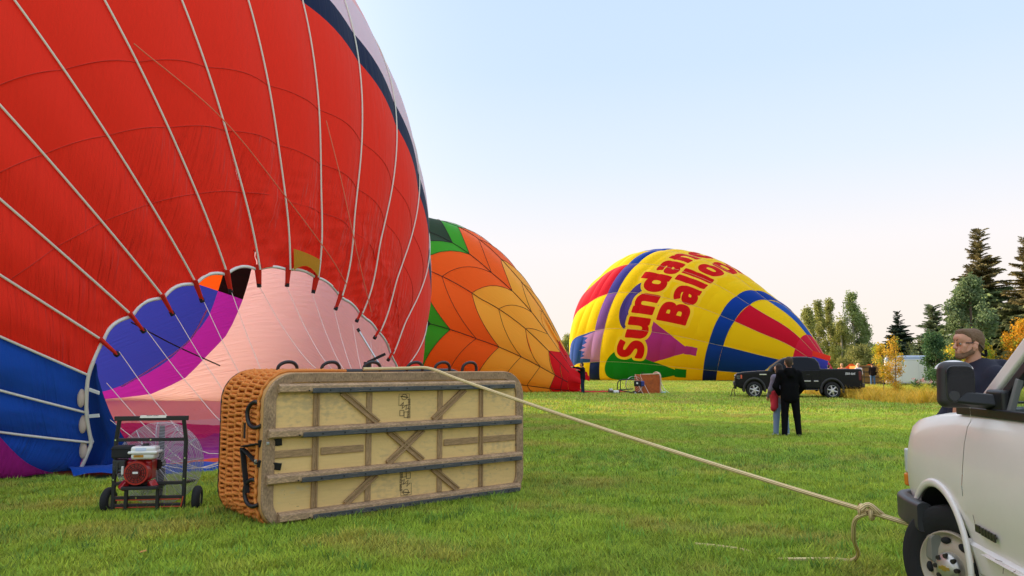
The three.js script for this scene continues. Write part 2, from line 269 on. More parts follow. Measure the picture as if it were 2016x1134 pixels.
  // loose dark blue fabric hanging inside the left edge of the mouth
  obj('mouth_flap', sheet(12, 20, (u, v) => { const f = lerp(66.5, 93, v), m = rbMouth(f), p = rbPoint(m, f, -.01); const w = lerp(.05, .62, Math.pow(v, .9)); p.x += u * w * .95; p.z -= u * w * .45 - .10 * Math.sin(u * 9 + v * 3) * v; p.y -= u * .10 * v; p.y = Math.max(p.y, .06); return p; }, (u, v) => [u * .4, v]), fabric([.008, .045, .24], .15, .05), redBalloon);
  // velcro closing strip with ties down the left edge of the mouth
  { const pts = []; for (let f = 66; f <= 92; f += 2) pts.push(rbPoint(rbMouth(f) + .1, f, .07)); obj('edge_strip', polyTube(pts, .026, 6), M.tape, redBalloon);
    for (const f of [71.6, 77.2]) { const p = rbPoint(rbMouth(f), f, .1); obj('tie', bar(p.toArray(), [p.x + .17, p.y + (f < 75 ? -.05 : .015), p.z + .04], .05, .014), M.white, redBalloon); }
    for (const f of [74, 79.5, 85.5]) { const p = rbPoint(rbMouth(f) + .35, f, .03); const g = new THREE.SphereGeometry(.1, 10, 8); g.scale(.55, 1.35, .5); g.translate(p.x, p.y, p.z); obj('edge_pouch', g, std([.55, .43, .36], .9), redBalloon); } }
}
keepOut.push((x, z) => Math.hypot(x - RB.C.x, z - RB.C.z) < 13.55, (x, z) => { const dx = x - RB.C.x, dz = z - RB.C.z, a = Math.atan2(dz, dx) * 180 / Math.PI; return a > 8 && a < 43 && Math.hypot(dx, dz) < 14.6; });
// ------------------------------------------------------------------ two more envelopes on their sides
const catmull = (c, s) => { const n = c.length - 1, t = clamp(s) * n, i = Math.min(Math.floor(t), n - 1), u = t - i; const p1 = c[i], p2 = c[i + 1], p0 = i ? c[i - 1] : 2 * p1 - p2, p3 = i < n - 1 ? c[i + 2] : 2 * p2 - p1; return Math.max(.5 * (2 * p1 + (p2 - p0) * u + (2 * p0 - 5 * p1 + 4 * p2 - p3) * u * u + (3 * p1 - p0 - 3 * p2 + p3) * u * u * u), .02); };
function envelope(P) {
  const ax = V(-Math.cos(P.ang), 0, -Math.sin(P.ang)), nx = V(-Math.sin(P.ang), 0, Math.cos(P.ang));
  return (s, f, lift = 0) => {
    s = clamp(s); const r = catmull(P.rs, s), y0 = r * P.k, q = (r + lift) ;
    const o = V(P.M[0], 0, P.M[1]).addScaledVector(ax, s * P.L).addScaledVector(nx, q * Math.sin(R(f))); o.y = y0 + q * Math.cos(R(f));
    const lo = .05; if (o.y < lo + .3) { const e = o.y - lo; o.y = lo + (e < -.3 ? 0 : (e + .3) * (e + .3) / 1.2); } return o;
  };
}
// orange and yellow chevron balloon
const OB = envelope({ M: [3.6, -44.5], ang: R(25), L: 19, rs: [.85, 3.0, 4.59, 5.61, 6.13, 6.31, 6.5, 5.4, .1], k: .82 });
{
  const orange = thing('hot_air_balloon', 'orange and golden balloon with dark seams in chevrons, half hidden behind the red one', 'balloon');
  const T = [2.5, 33, 63, 95, 130, 162, 195, 225, 255, 280, 305, 332, 362.5];
  const even = [0, .012, .03, .065, .11, .164, .222, .29, .345, .42, .52, .66, .84, 1], odd = [0, .022, .05, .107, .174, .244, .328, .41, .49, .57, .66, .77, .89, 1];
  const cols = [0, 0, 1, 1, 1, 2, 2, 3, 4, 4, 3, 2, 1];
  const mats = [fabric([.70, .012, .02], .4, .02), fabric([.98, .50, .06], .45, .03), fabric([.95, .15, .02], .4, .03), fabric([.05, .40, .03], .35, .03), fabric([.03, .06, .035], .2, .02)];
  const at = (s, f) => OB(s, f - (f < 115 ? 60 * Math.max(0, .22 - s) * sstep(115, 60, f) : 0), 0);
  const seam = std([.015, .014, .012], .9);
  const pt = (k, u, row, lift) => { const e = k % 2 ? even : odd, o = k % 2 ? odd : even; const s = lerp(e[row], o[row], u), f = lerp(T[k], T[k + 1], u); const p = at(s, f); if (lift) { const q = OB(s, f, 0), c = V(q.x, 3, q.z); } return p; };
  for (let k = 0; k < 12; k++) {
    for (let r = 0; r < 13; r++) {
      const g = sheet(6, 4, (u, v) => { const a = pt(k, u, r), b = pt(k, u, r + 1); const p = a.lerp(b, v); const w = .22 * Math.sin(Math.PI * u) * Math.min(1, r * .3 + .1); const c = OB(lerp(even[r], even[r + 1], v), 0); const d = V(p.x - c.x, p.y - 4, p.z - c.z); p.addScaledVector(d.normalize(), w); if (p.y < .05) p.y = .05; return p; }, (u, v) => [u * 1.2, v * .5 + r * .3]);
      obj('fabric_panel', g, mats[cols[r]], orange);
      if (r > 0 && r < 11 && (k < 5 || k > 10)) { const pts = []; for (let i = 0; i <= 6; i++) { const u = i / 6, p = pt(k, u, r); const c = OB(even[r], 0); const d = V(p.x - c.x, p.y - 4, p.z - c.z).normalize(); p.addScaledVector(d, .22 * Math.sin(Math.PI * u) * Math.min(1, r * .3 + .1) + .02); pts.push(p); } obj('seam_tape', polyTube(pts, .014, 5), seam, orange); }
    }
    if (k < 6 || k > 10) { const pts = []; for (let i = 0; i <= 40; i++) { const s = lerp(0, .8, i / 40); const p = at(s, T[k]); const c = OB(s, 0); pts.push(p.addScaledVector(V(p.x - c.x, p.y - 4, p.z - c.z).normalize(), .03)); } obj('load_tape', polyTube(pts, .02, 5), seam, orange); }
  }
  // gathered red throat and its tail on the grass
  const red = mats[0];
  obj('mouth_fabric', sheet(18, 10, (u, v) => { const a = lerp(-70, 200, u), q = OB(0, a); const k = 1 + .12 * Math.sin(a * .21) * v; return V(q.x + v * .75, Math.max(.04, lerp(q.y, q.y * .75, v) * k), q.z + .25 * v * Math.sin(a * .1)); }), red, orange);
  obj('ground_fabric', sheet(30, 6, (u, v) => { const x = lerp(3.9, 6.6, u); return V(x, .09 + .10 * Math.abs(N3(x * 2, v * 4, 1)) + .06 * Math.sin(v * Math.PI), -43.4 + .25 * Math.sin(u * 3) + lerp(-.5, .5, v) * lerp(1, .5, u)); }), red, orange);
}
// bright yellow balloon with red lettering
const SB = envelope({ M: [31, -72], ang: R(35), L: 29.25, rs: [.5, 3.16, 4.6, 5.95, 6.86, 7.39, 7.62, 7.44, 6.59, 5.0, .1], k: .88 });
{
  const yb = thing('hot_air_balloon', 'bright yellow balloon with large red lettering and blue bands, at the right', 'balloon');
  const kS = (s) => .0010 + .0012 * s;
  const P = (sp, fp, lift = 0) => { let f = fp - 22 * (sp - .3) * (sp > .3 ? 1 : .35); const d = (f > 180 ? f - 360 : f) - 90; const w = sstep(200, 130, Math.abs(d)); let s = sp + kS(sp) * clamp(d, -110, 110) * w * sstep(0, .25, sp) * sstep(1, .85, sp); return SB(clamp(s), f, lift); };
  const W = 2048, Hc = 2048, FP0 = -60, FPS = 260;   // pattern map: s' along x, angle along y
  const X = (s) => s * W, Y = (f) => (f - FP0) / FPS * Hc;
  const art = canvasTex(W, Hc, (c) => {
    c.fillStyle = '#f7d60c'; c.fillRect(0, 0, W, Hc);
    const band = (s0, s1, f0, f1, col) => { c.fillStyle = col; c.fillRect(X(s0), Y(f0), X(s1) - X(s0), Y(f1) - Y(f0)); };
    const T = [-31.4, -3.7, 24, 51.7, 79.4, 107, 134.8, 162.5, 190];
    const yel = '#f7d60c', blu = '#0b3fae', pur = '#6a4ab0', lav = '#9a68b8', cri = '#cf0f33', dk = '#14256e';
    const bandc = [yel, blu, blu, '#4444a8', '#7d55b4', '#a573c4', dk, dk], crown = [yel, blu, yel, cri, yel, '#2a52b8', yel, yel];
    for (let k = 0; k < 8; k++) { band(.70, .747, T[k], T[k + 1], bandc[k]); band(.747, 1, T[k], T[k + 1], crown[k]); }
    // the lavender flame on the blue crown panel
    c.fillStyle = '#b586cf'; c.beginPath(); c.moveTo(X(.70), Y(107)); c.lineTo(X(.76), Y(108)); for (let i = 0; i <= 10; i++) c.lineTo(X(i % 2 ? .775 : .81 - .01 * (i % 3)), Y(109 + i * 2)); c.lineTo(X(.70), Y(133)); c.closePath(); c.fill();
    // ring and throat stripes
    band(.28, .323, -31.4, 190, blu);
    band(0, .28, -3.7, 24, '#0f55c0'); band(0, .28, 51.7, 79.4, cri); band(0, .323, 107, 134.8, '#103fae'); band(.28, .323, 134.8, 190, dk); band(0, .28, 162.5, 190, cri);
    band(0, .10, -31.4, 107, '#d81e46'); band(0, .05, 107, 190, '#d81e46');
    // print: three little balloons
    const blob = (pts, col) => { c.fillStyle = col; c.beginPath(); pts.forEach(([s, f], i) => i ? c.lineTo(X(s), Y(f)) : c.moveTo(X(s), Y(f))); c.closePath(); c.fill(); };
    const bal = (cs, cf, rs, rf, neck, bw, col) => { c.fillStyle = col; c.beginPath(); c.ellipse(X(cs), Y(cf), rs * W, rf / FPS * Hc, 0, -Math.PI / 2, Math.PI / 2); c.lineTo(X(neck), Y(cf + bw)); c.lineTo(X(neck), Y(cf - bw)); c.closePath(); c.fill();
      c.fillRect(X(neck - .034), Y(cf - bw * 1.5), .038 * W, bw * 3 / FPS * Hc); };
    bal(.60, 89, .055, 19, .50, 2.2, '#4b3f9f'); bal(.52, 117, .06, 19, .385, 2.4, '#b035a0'); bal(.60, 141, .075, 18, .41, 3, '#12862c');
    c.fillStyle = '#4b3f9f'; c.fillRect(X(.50), Y(88), .06 * W, 10); blob([[.44, 88], [.46, 84], [.475, 90], [.455, 95]], '#1d2f86');
    // print: the lettering, written up the side of the envelope
    const put = (txt, base, f0, f1, h) => { c.save(); c.translate(X(base), Y(f0)); c.font = 'bold 100px sans-serif'; const w = c.measureText(txt).width; c.transform(0, -(Y(f0) - Y(f1)) / w, -h * W / 73, 0, 0, 0);
      c.lineJoin = 'round'; c.strokeStyle = '#f9d93a'; c.lineWidth = 24; c.strokeText(txt, 0, 0); c.strokeStyle = '#cf1318'; c.lineWidth = 7; c.strokeText(txt, 0, 0); c.fillStyle = '#cf1318'; c.fillText(txt, 0, 0); c.restore(); };
    put('Sundance', .53, 130, -8, .095); put('Balloons', .41, 99, -20, .095);
  });
  const artMat = new THREE.MeshPhysicalMaterial({ map: art, roughness: 1, transmission: .42, thickness: 0, specularIntensity: .25, side: THREE.DoubleSide, bumpMap: wrinkleTex, bumpScale: .015 });
  const plain = fabric([.93, .68, .01], .42, .015);
  const T = [-31.4, -3.7, 24, 51.7, 79.4, 107, 134.8, 162.5, 190, 222, 254, 286, 308, 328.6];
  const S = [0, .05, .10, .16, .22, .28, .323, .37, .42, .47, .525, .58, .64, .70, .747, .80, .85, .90, .95, 1];
  for (let k = 0; k < 13; k++) for (let r = 0; r < S.length - 1; r++) {
    const vis = k < 8; if (!vis && r % 3) continue; const s1 = vis ? S[r + 1] : S[Math.min(r + 3, S.length - 1)];
    const puff = r < 5 ? .05 : .20;
    const g = sheet(8, 5, (u, v) => P(lerp(S[r], s1, v), lerp(T[k], T[k + 1], u), puff * Math.pow(Math.sin(Math.PI * u), .6) * (.55 + .45 * Math.pow(Math.sin(Math.PI * v), .6))), (u, v) => vis ? [lerp(S[r], s1, v), 1 - (lerp(T[k], T[k + 1], u) - FP0) / FPS] : [u, v]);
    obj('fabric_panel', g, vis ? artMat : plain, yb);
  }
  for (let k = 0; k < 8; k++) { const pts = []; for (let i = 0; i <= 40; i++) pts.push(P(lerp(.02, .96, i / 40), T[k], .03)); obj('load_tape', polyTube(pts, .013, 5), std([.62, .50, .25], .8), yb); }
  // blue and orange skirt panels round the mouth, gathered on the ground
  const sk = [fabric([.05, .06, .42], .3, .02), fabric([.9, .35, .03], .3, .02), fabric([.8, .04, .02], .3, .02)];
  [[100, 140, 0, 1.3], [70, 100, 0, 1.5], [52, 70, 2, 1.7]].forEach(([a, b, c, l]) => obj('skirt_panel', sheet(5, 4, (u, v) => { const q = SB(.055, lerp(a, b, u)); return V(q.x + v * l * .9, Math.max(.05, q.y * lerp(1, .82, v)), q.z + v * l * .3); }), sk[c], yb));
}
// ------------------------------------------------------------------ the large wicker basket lying on its side, floor towards the camera
const woodTex = dataTex(1024, 512, (u, v) => {
  const a = pnoise(u, v, 3, 3, 5, 3), b = pnoise(u, v, 10, 60, 3, 7), sc = pnoise(u, v, 40, 40, 3, 12), sp = pnoise(u, v, 90, 90, 2, 15);
  let k = .92 + .22 * a + .13 * b; let r = .92 * k, g = .62 * k, bl = .25 * k; const dirt = sstep(.0, .36, a + .6 * sc); r = lerp(r, .46, dirt * .6); g = lerp(g, .34, dirt * .6); bl = lerp(bl, .18, dirt * .55);
  const pale = sstep(.2, .45, -a + .5 * sc); r = lerp(r, .62, pale * .5); g = lerp(g, .50, pale * .5); bl = lerp(bl, .33, pale * .5); if (sp > .42) { r *= .5; g *= .5; bl *= .5; }
  const s = (x) => 255 * Math.pow(clamp(x), 1 / 2.2); return [s(r), s(g), s(bl)];
});
const wornTex = dataTex(512, 256, (u, v) => { const a = pnoise(u, v, 5, 5, 4, 21), b = pnoise(u, v, 60, 30, 3, 22); const k = 1 + .5 * a + .5 * b; return [172 * k, 146 * k, 116 * k]; });
const greyTex = dataTex(512, 128, (u, v) => { const a = pnoise(u, v, 12, 5, 4, 31), b = pnoise(u, v, 80, 30, 3, 32); const k = 1 + .6 * a + .5 * b; const t = sstep(.1, .4, a + .4 * b); return [lerp(92, 165, t) * k, lerp(94, 140, t) * k, lerp(96, 112, t) * k]; });
const wickerTex = dataTex(256, 256, (u, v) => { const a = pnoise(u, v, 4, 4, 4, 41), b = pnoise(u, v, 6, 80, 2, 42); const k = 1 + .35 * a + .45 * b; return [236 * k, 158 * k, 78 * k]; });
const BM = {
  board: std([1, 1, 1], .62, 0, { map: woodTex, bumpMap: grainTex, bumpScale: .003 }), edge: std([.85, .78, .72], .8, 0, { map: wornTex, bumpMap: grainTex, bumpScale: .006 }),
  batten: std([1, .88, .70], .8, 0, { map: wornTex, bumpMap: grainTex, bumpScale: .004 }), runner: std([.75, .75, .75], .5, .2, { map: greyTex, bumpMap: grainTex, bumpScale: .004 }), runnerTop: std([1, .92, .85], .75, 0, { map: wornTex, bumpMap: grainTex, bumpScale: .005 }),
  wicker: std([.95, .78, .62], .7, 0, { map: wickerTex, bumpMap: wickerTex, bumpScale: .006 }), wickerDark: std([.75, .56, .42], .85, 0, { map: wickerTex }),
  tan: std([.62, .34, .12], .6, 0, { bumpMap: grainTex, bumpScale: .004 }),
};
const BL = 3.30, BH = 1.53, BD = 1.2, BR = .30;   // length, height as it lies, depth, corner radius
function perimeter(p) {   // point and outward normal on the rounded outline, p in metres from the middle of the left end upwards
  const a = BH / 2 - BR, q = Math.PI / 2 * BR, b = BL - 2 * BR, tot = 4 * a + 4 * q + 2 * b; p = ((p % tot) + tot) % tot;
  const arc = (cx, cy, t0, d) => { const t = t0 - d / BR; return [cx + BR * Math.cos(t), cy + BR * Math.sin(t), Math.cos(t), Math.sin(t)]; };
  if (p < a) return [0, BH / 2 + p, -1, 0]; p -= a;
  if (p < q) return arc(BR, BH - BR, Math.PI, p); p -= q;
  if (p < b) return [BR + p, BH, 0, 1]; p -= b;
  if (p < q) return arc(BL - BR, BH - BR, Math.PI / 2, p); p -= q;
  if (p < 2 * a) return [BL, BH - BR - p, 1, 0]; p -= 2 * a;
  if (p < q) return arc(BL - BR, BR, 0, p); p -= q;
  if (p < b) return [BL - BR - p, 0, 0, -1]; p -= b;
  if (p < q) return arc(BR, BR, -Math.PI / 2, p); p -= q;
  return [0, BR + p, -1, 0];
}
const basket = thing('balloon_basket', 'large wicker passenger basket tipped on its side, wooden floor with four runners showing', 'basket', [-2.43, -.01, -7.42], R(39.2));
{
  obj('floor_board', extr(roundRect(BL - .1, BH - .1, BR - .05, .05, .05), .03, 0, 12).translate(0, 0, -.035), (() => { const m = BM.board.clone(); m.map = woodTex.clone(); m.map.repeat.set(.32, .62); m.map.needsUpdate = true; return m; })(), basket);
  { const o = roundRect(BL, BH, BR); o.holes.push(roundRect(BL - .2, BH - .16, BR - .09, .1, .08)); obj('floor_edging', extr(o, .03, .008, 14).translate(0, 0, -.02), BM.edge, basket); }
  { const o = roundRect(BL + .012, BH + .012, BR, -.006, -.006); o.holes.push(roundRect(BL - .05, BH - .05, BR - .02, .025, .025)); obj('hide_binding', extr(o, .085, .006, 14).translate(0, 0, -.115), BM.tan, basket); }
  // wall: tube of wicker with an open far end
  const wall = roundRect(BL - .04, BH - .04, BR - .02, .02, .02); wall.holes.push(roundRect(BL - .14, BH - .14, BR - .07, .07, .07)); obj('wicker_wall', extr(wall, BD - .1, 0, 14).translate(0, 0, -BD), BM.wickerDark, basket);
  const rim = []; for (let i = 0; i < 80; i++) { const q = perimeter(i / 80 * 8.6 * 1); rim.push(V(q[0], q[1], -BD)); }
  const tot = 4 * (BH / 2 - BR) + 4 * Math.PI / 2 * BR + 2 * (BL - 2 * BR); const rp = []; for (let i = 0; i < 90; i++) { const q = perimeter(i / 90 * tot); rp.push(V(q[0] + q[2] * .005, q[1] + q[3] * .005, -BD)); }
  obj('padded_rim', new THREE.TubeGeometry(new THREE.CatmullRomCurve3(rp, true), 180, .036, 8, true), M.black, basket);
  // woven strands: rolls across the wall between upright stakes
  srand(77);
  const variants = [0, 1, 2].map((k) => { srand(90 + k); const g = new THREE.CapsuleGeometry(.034, .155, 3, 8); g.scale(1, 1, .62); g.rotateX(Math.PI / 2); const p = g.attributes.position; for (let i = 0; i < p.count; i++) { const z = p.getZ(i); p.setX(i, p.getX(i) + .018 * Math.cos(z * 13 + k)); p.setY(i, p.getY(i) + .007 * Math.sin(z * 30 + k * 2)); } g.computeVertexNormals(); return g; });
  const bands = [-.21, -.42, -.63, -.85, -1.06]; let made = 0; const loose = [];
  const slot = (y, z) => (Math.abs(z + .52) < .22) && (Math.abs(y - .95) < .075 || Math.abs(y - .60) < .075);
  bands.forEach((z, b) => { for (let p = -1.35 + (b % 2) * .035; p < 1.5; p += .0505 * rr(.92, 1.1)) { const q = perimeter(p); if (b >= 1 && b <= 2 && slot(q[1], z) && Math.abs(p) < .6 && b === 1 + 0 * p) continue;
    const m = new THREE.Mesh(variants[Math.floor(rnd() * 3)], BM.wicker); m.name = 'wicker_strand'; m.castShadow = m.receiveShadow = true; const n = V(q[2], q[3], 0); const t = V(-q[3], q[2], 0);
    m.matrixAutoUpdate = true; m.position.set(q[0] + q[2] * .0, q[1] + q[3] * .0, z + rr(-.012, .012)); m.rotation.z = Math.atan2(n.y, n.x) + rr(-.12, .12); m.rotation.y = 0; m.scale.set(1, rr(.85, 1.15), rr(.9, 1.08)); basket.add(m); made++; } });
  // upright stakes between the bands and double cords round the basket
  for (const z of [-.105, -.315, -.525, -.74, -.955, -1.16]) { const pts = []; for (let p = -1.45; p <= 1.6; p += .05) { const q = perimeter(p); pts.push(V(q[0] + q[2] * .026, q[1] + q[3] * .026, z + .012 * Math.sin(p * 60))); } obj('wicker_cord', new THREE.TubeGeometry(new THREE.CatmullRomCurve3(pts), 150, .017, 6), BM.wicker, basket); }
  // foot slots in the end wall
  for (const y of [.95, .60]) { const z = -.42; obj('foot_slot', bx(.02, .16, .09, -.03, y, z), M.blackMatt, basket); const fr = [bx(.03, .02, .14, -.038, y + .09, z), bx(.03, .02, .14, -.038, y - .09, z), bx(.03, .18, .02, -.038, y, z - .06), bx(.03, .18, .02, -.038, y, z + .06)]; obj('slot_frame', fr, BM.wicker, basket); }
  // runners across the floor
  const hexBar = (L) => { const s = new THREE.Shape(); s.moveTo(-.045, 0); s.lineTo(.045, 0); s.lineTo(.036, .05); s.lineTo(.02, .075); s.lineTo(-.03, .075); s.lineTo(-.045, .05); s.closePath(); return extr(s, L, .004); };
  [[.125, .16, 3.06], [.50, .03, 3.22], [.945, .03, 3.22], [1.385, .12, 3.02]].forEach(([y, x0, L]) => {
    const g = hexBar(L); g.rotateY(Math.PI / 2); g.rotateX(Math.PI / 2); g.translate(x0, y, -.005); const r = obj('runner', g, BM.runnerTop, basket);
    obj('runner_cap', [bx(L - .36, .012, .052, x0 + L / 2 + .16, y - .05, .03), bx(L - .36, .05, .012, x0 + L / 2 + .16, y - .026, .077)], BM.runner, r);
    const bolts = []; for (let i = 0; i < 12; i++) bolts.push(cyl(.008, .008, .006, x0 + .3 + i * (L - .5) / 11, y - .026, .084, 'z', 8)); obj('bolt', bolts, M.blackMatt, r);
  });
  // battens between the runners
  const ys = [[.02, .075], [.175, .45], [.55, .895], [.995, 1.335], [1.435, 1.50]];
  const batt = (x, w, ridged) => ys.forEach(([a, b], i) => { if ((i === 0 || i === 4) && !ridged) return; obj('batten', ridged ? [bx(w, b - a, .008, x, (a + b) / 2, .002), bx(w * .28, b - a, .02, x - w * .34, (a + b) / 2, .008), bx(w * .28, b - a, .02, x + w * .34, (a + b) / 2, .008)] : bx(w, b - a, .012, x, (a + b) / 2, .003), BM.batten, basket); });
  batt(.535, .07, true); batt(1.144, .07, false); batt(2.06, .07, false); batt(2.65, .06, true);
  const diag = (x0, y0, x1, y1, dz) => { const seg = [[.175, .45], [.55, .895], [.995, 1.335]]; seg.forEach(([a, b]) => { const t = (y) => lerp(x0, x1, (y - y0) / (y1 - y0)); const A = [t(a), a, .006 + dz], Bq = [t(b), b, .006 + dz]; const L = Math.hypot(A[0] - Bq[0], A[1] - Bq[1]), nx = (Bq[1] - A[1]) / L, ny = -(Bq[0] - A[0]) / L; const off = (k) => bar([A[0] + nx * k, A[1] + ny * k, A[2] + .006], [Bq[0] + nx * k, Bq[1] + ny * k, A[2] + .006], .022, .026); obj('diagonal_batten', [bar(A, Bq, .07, .012), off(.024), off(-.024)], BM.batten, basket); }); };
  diag(.78, 1.36, 2.40, .11, 0); diag(2.44, 1.36, .78, .10, .004);
  obj('rough_strip', [bx(.46, .075, .014, .29, .735, .003), bx(.49, .075, .014, .84, .735, .003)], BM.batten, basket); obj('rough_strip', [bx(.49, .075, .014, 2.36, .725, .003), bx(.5, .075, .014, 2.93, .725, .003)], BM.batten, basket);
  obj('bolt_hole', [[3.2, .83], [3.2, .63], [1.62, 1.47], [1.62, .07]].map(([x, y]) => cyl(.014, .014, .012, x, y, .008, 'z', 12)), M.blackMatt, basket);
  // maker's stencil, printed twice
  const logo = canvasTex(256, 512, (c, w, h) => { c.clearRect(0, 0, w, h); c.strokeStyle = c.fillStyle = 'rgba(52,40,30,1)'; c.lineWidth = 7; const bxs = [[30, 300, 70, 90], [110, 330, 70, 90], [60, 420, 70, 70]]; c.strokeRect(34, 330, 66, 90); c.strokeRect(104, 360, 62, 92); c.beginPath(); c.moveTo(40, 250); c.lineTo(90, 200); c.lineTo(70, 300); c.lineTo(150, 240); c.lineTo(130, 320); c.lineTo(180, 290); c.stroke(); c.beginPath(); c.arc(105, 110, 45, 0, 6.3); c.stroke(); c.lineWidth = 12; c.beginPath(); c.moveTo(40, 95); c.lineTo(170, 120); c.stroke(); c.lineWidth = 5; c.strokeRect(16, 60, 170, 190);
    c.save(); c.translate(206, 470); c.rotate(-Math.PI / 2); c.font = 'bold 62px serif'; c.fillText('lindstrand', 0, 0, 420); c.restore(); });
  const lm = new THREE.MeshStandardMaterial({ map: logo, transparent: true, roughness: .8, side: THREE.DoubleSide });
  for (const [y, flip] of [[1.165, 1], [.315, -1]]) { const g = new THREE.PlaneGeometry(.2, .34); if (flip < 0) g.rotateZ(Math.PI); g.translate(1.60, y, -.0008 + .0018); obj('stencil', g, lm, basket); }
  // rope handles: a row along the upper wall and two on the end
  const loop = (pts, r = .019) => obj('handle', tube(pts, r, 28, 8), M.black, basket);
  for (const [x, z] of [[.42, -.5], [.92, -.5], [1.45, -.52], [2.02, -.5], [2.42, -.5], [2.80, -.45]]) loop([[x - .11, BH - .01, z], [x - .10, BH + .075, z + .01], [x - .04, BH + .115, z + .02], [x + .05, BH + .115, z + .02], [x + .10, BH + .075, z + .01], [x + .11, BH - .01, z]]);
  for (const y of [1.12, .36]) loop([[-.01, y + .12, -.10], [-.05, y + .13, -.17], [-.075, y + .07, -.245], [-.08, y, -.26], [-.07, y - .09, -.22], [-.05, y - .12, -.12], [-.01, y - .10, -.06]], .021);
  // webbing straps from the end wall over the edge of the floor
  const strap = (a, b, c) => obj('strap', [bar(a, b, .06, .012), bar(b, c, .075, .016)], M.blackMatt, basket);
  strap([-.085, .80, -.33], [-.035, .845, -.06], [.17, .86, .03]); strap([-.085, .78, -.33], [-.035, .655, -.06], [.17, .615, .03]); obj('strap', bar([-.09, .79, -.34], [-.075, .36, -.20], .055, .014), M.blackMatt, basket);
  obj('strap_buckle', [bx(.03, .03, .012, .03, .852, .022), bx(.03, .05, .012, -.05, .67, -.07)], M.steel, basket);
}
keepOut.push((x, z) => { const dx = x + 2.43, dz = z + 7.42, a = dx * .775 - dz * .632, b = dx * .632 + dz * .775; return a > .06 && a < 3.24 && b < -.1 && b > -1.2; });
// pole with clamps standing up behind the basket
{
  const t = thing('burner_pole', 'thin metal pole with black clamps sticking up behind the basket', 'pole', [-1.75, 1.02, -9.75]);
  const a = [-.235, 1.02, .05], b = [.07, .50, 0], c = [.40, 0, 0];
  obj('pole', rod(a, c, .012), M.alu, t); obj('pole_tip', rod([-.26, 1.06, .05], [-.235, 1.02, .05], .02), M.blackMatt, t);
  const m = [lerp(a[0], c[0], .33), lerp(a[1], c[1], .33), .03]; obj('clamp', [bar([m[0] - .10, m[1] - .06, m[2]], [m[0] + .13, m[1] + .05, m[2]], .035), bx(.09, .07, .06, m[0] - .1, m[1] - .09, m[2])], M.blackMatt, t);
  const n = [lerp(a[0], c[0], .52), lerp(a[1], c[1], .52), .03]; obj('clamp', [bar([n[0] - .07, n[1] - .05, n[2]], [n[0] + .06, n[1] + .06, n[2]], .02)], M.blackMatt, t);
  obj('foot', bx(.12, .05, .12, .40, 0, 0), M.blackMatt, t);
}
// tow rope from the basket to the van, tied back on itself, its tail on the grass
const ropeTex = dataTex(64, 128, (u, v) => { const k = 1 + .22 * Math.sin((u + v * 4) * 2 * Math.PI * 2) + .2 * pnoise(u, v, 12, 12, 2, 3); return [232 * k, 205 * k, 160 * k]; });
const ropeMat = (() => { const t = ropeTex.clone(); t.repeat.set(1, 1); t.needsUpdate = true; return std([.95, .88, .78], .85, 0, { map: t, bumpMap: t, bumpScale: .004 }); })();
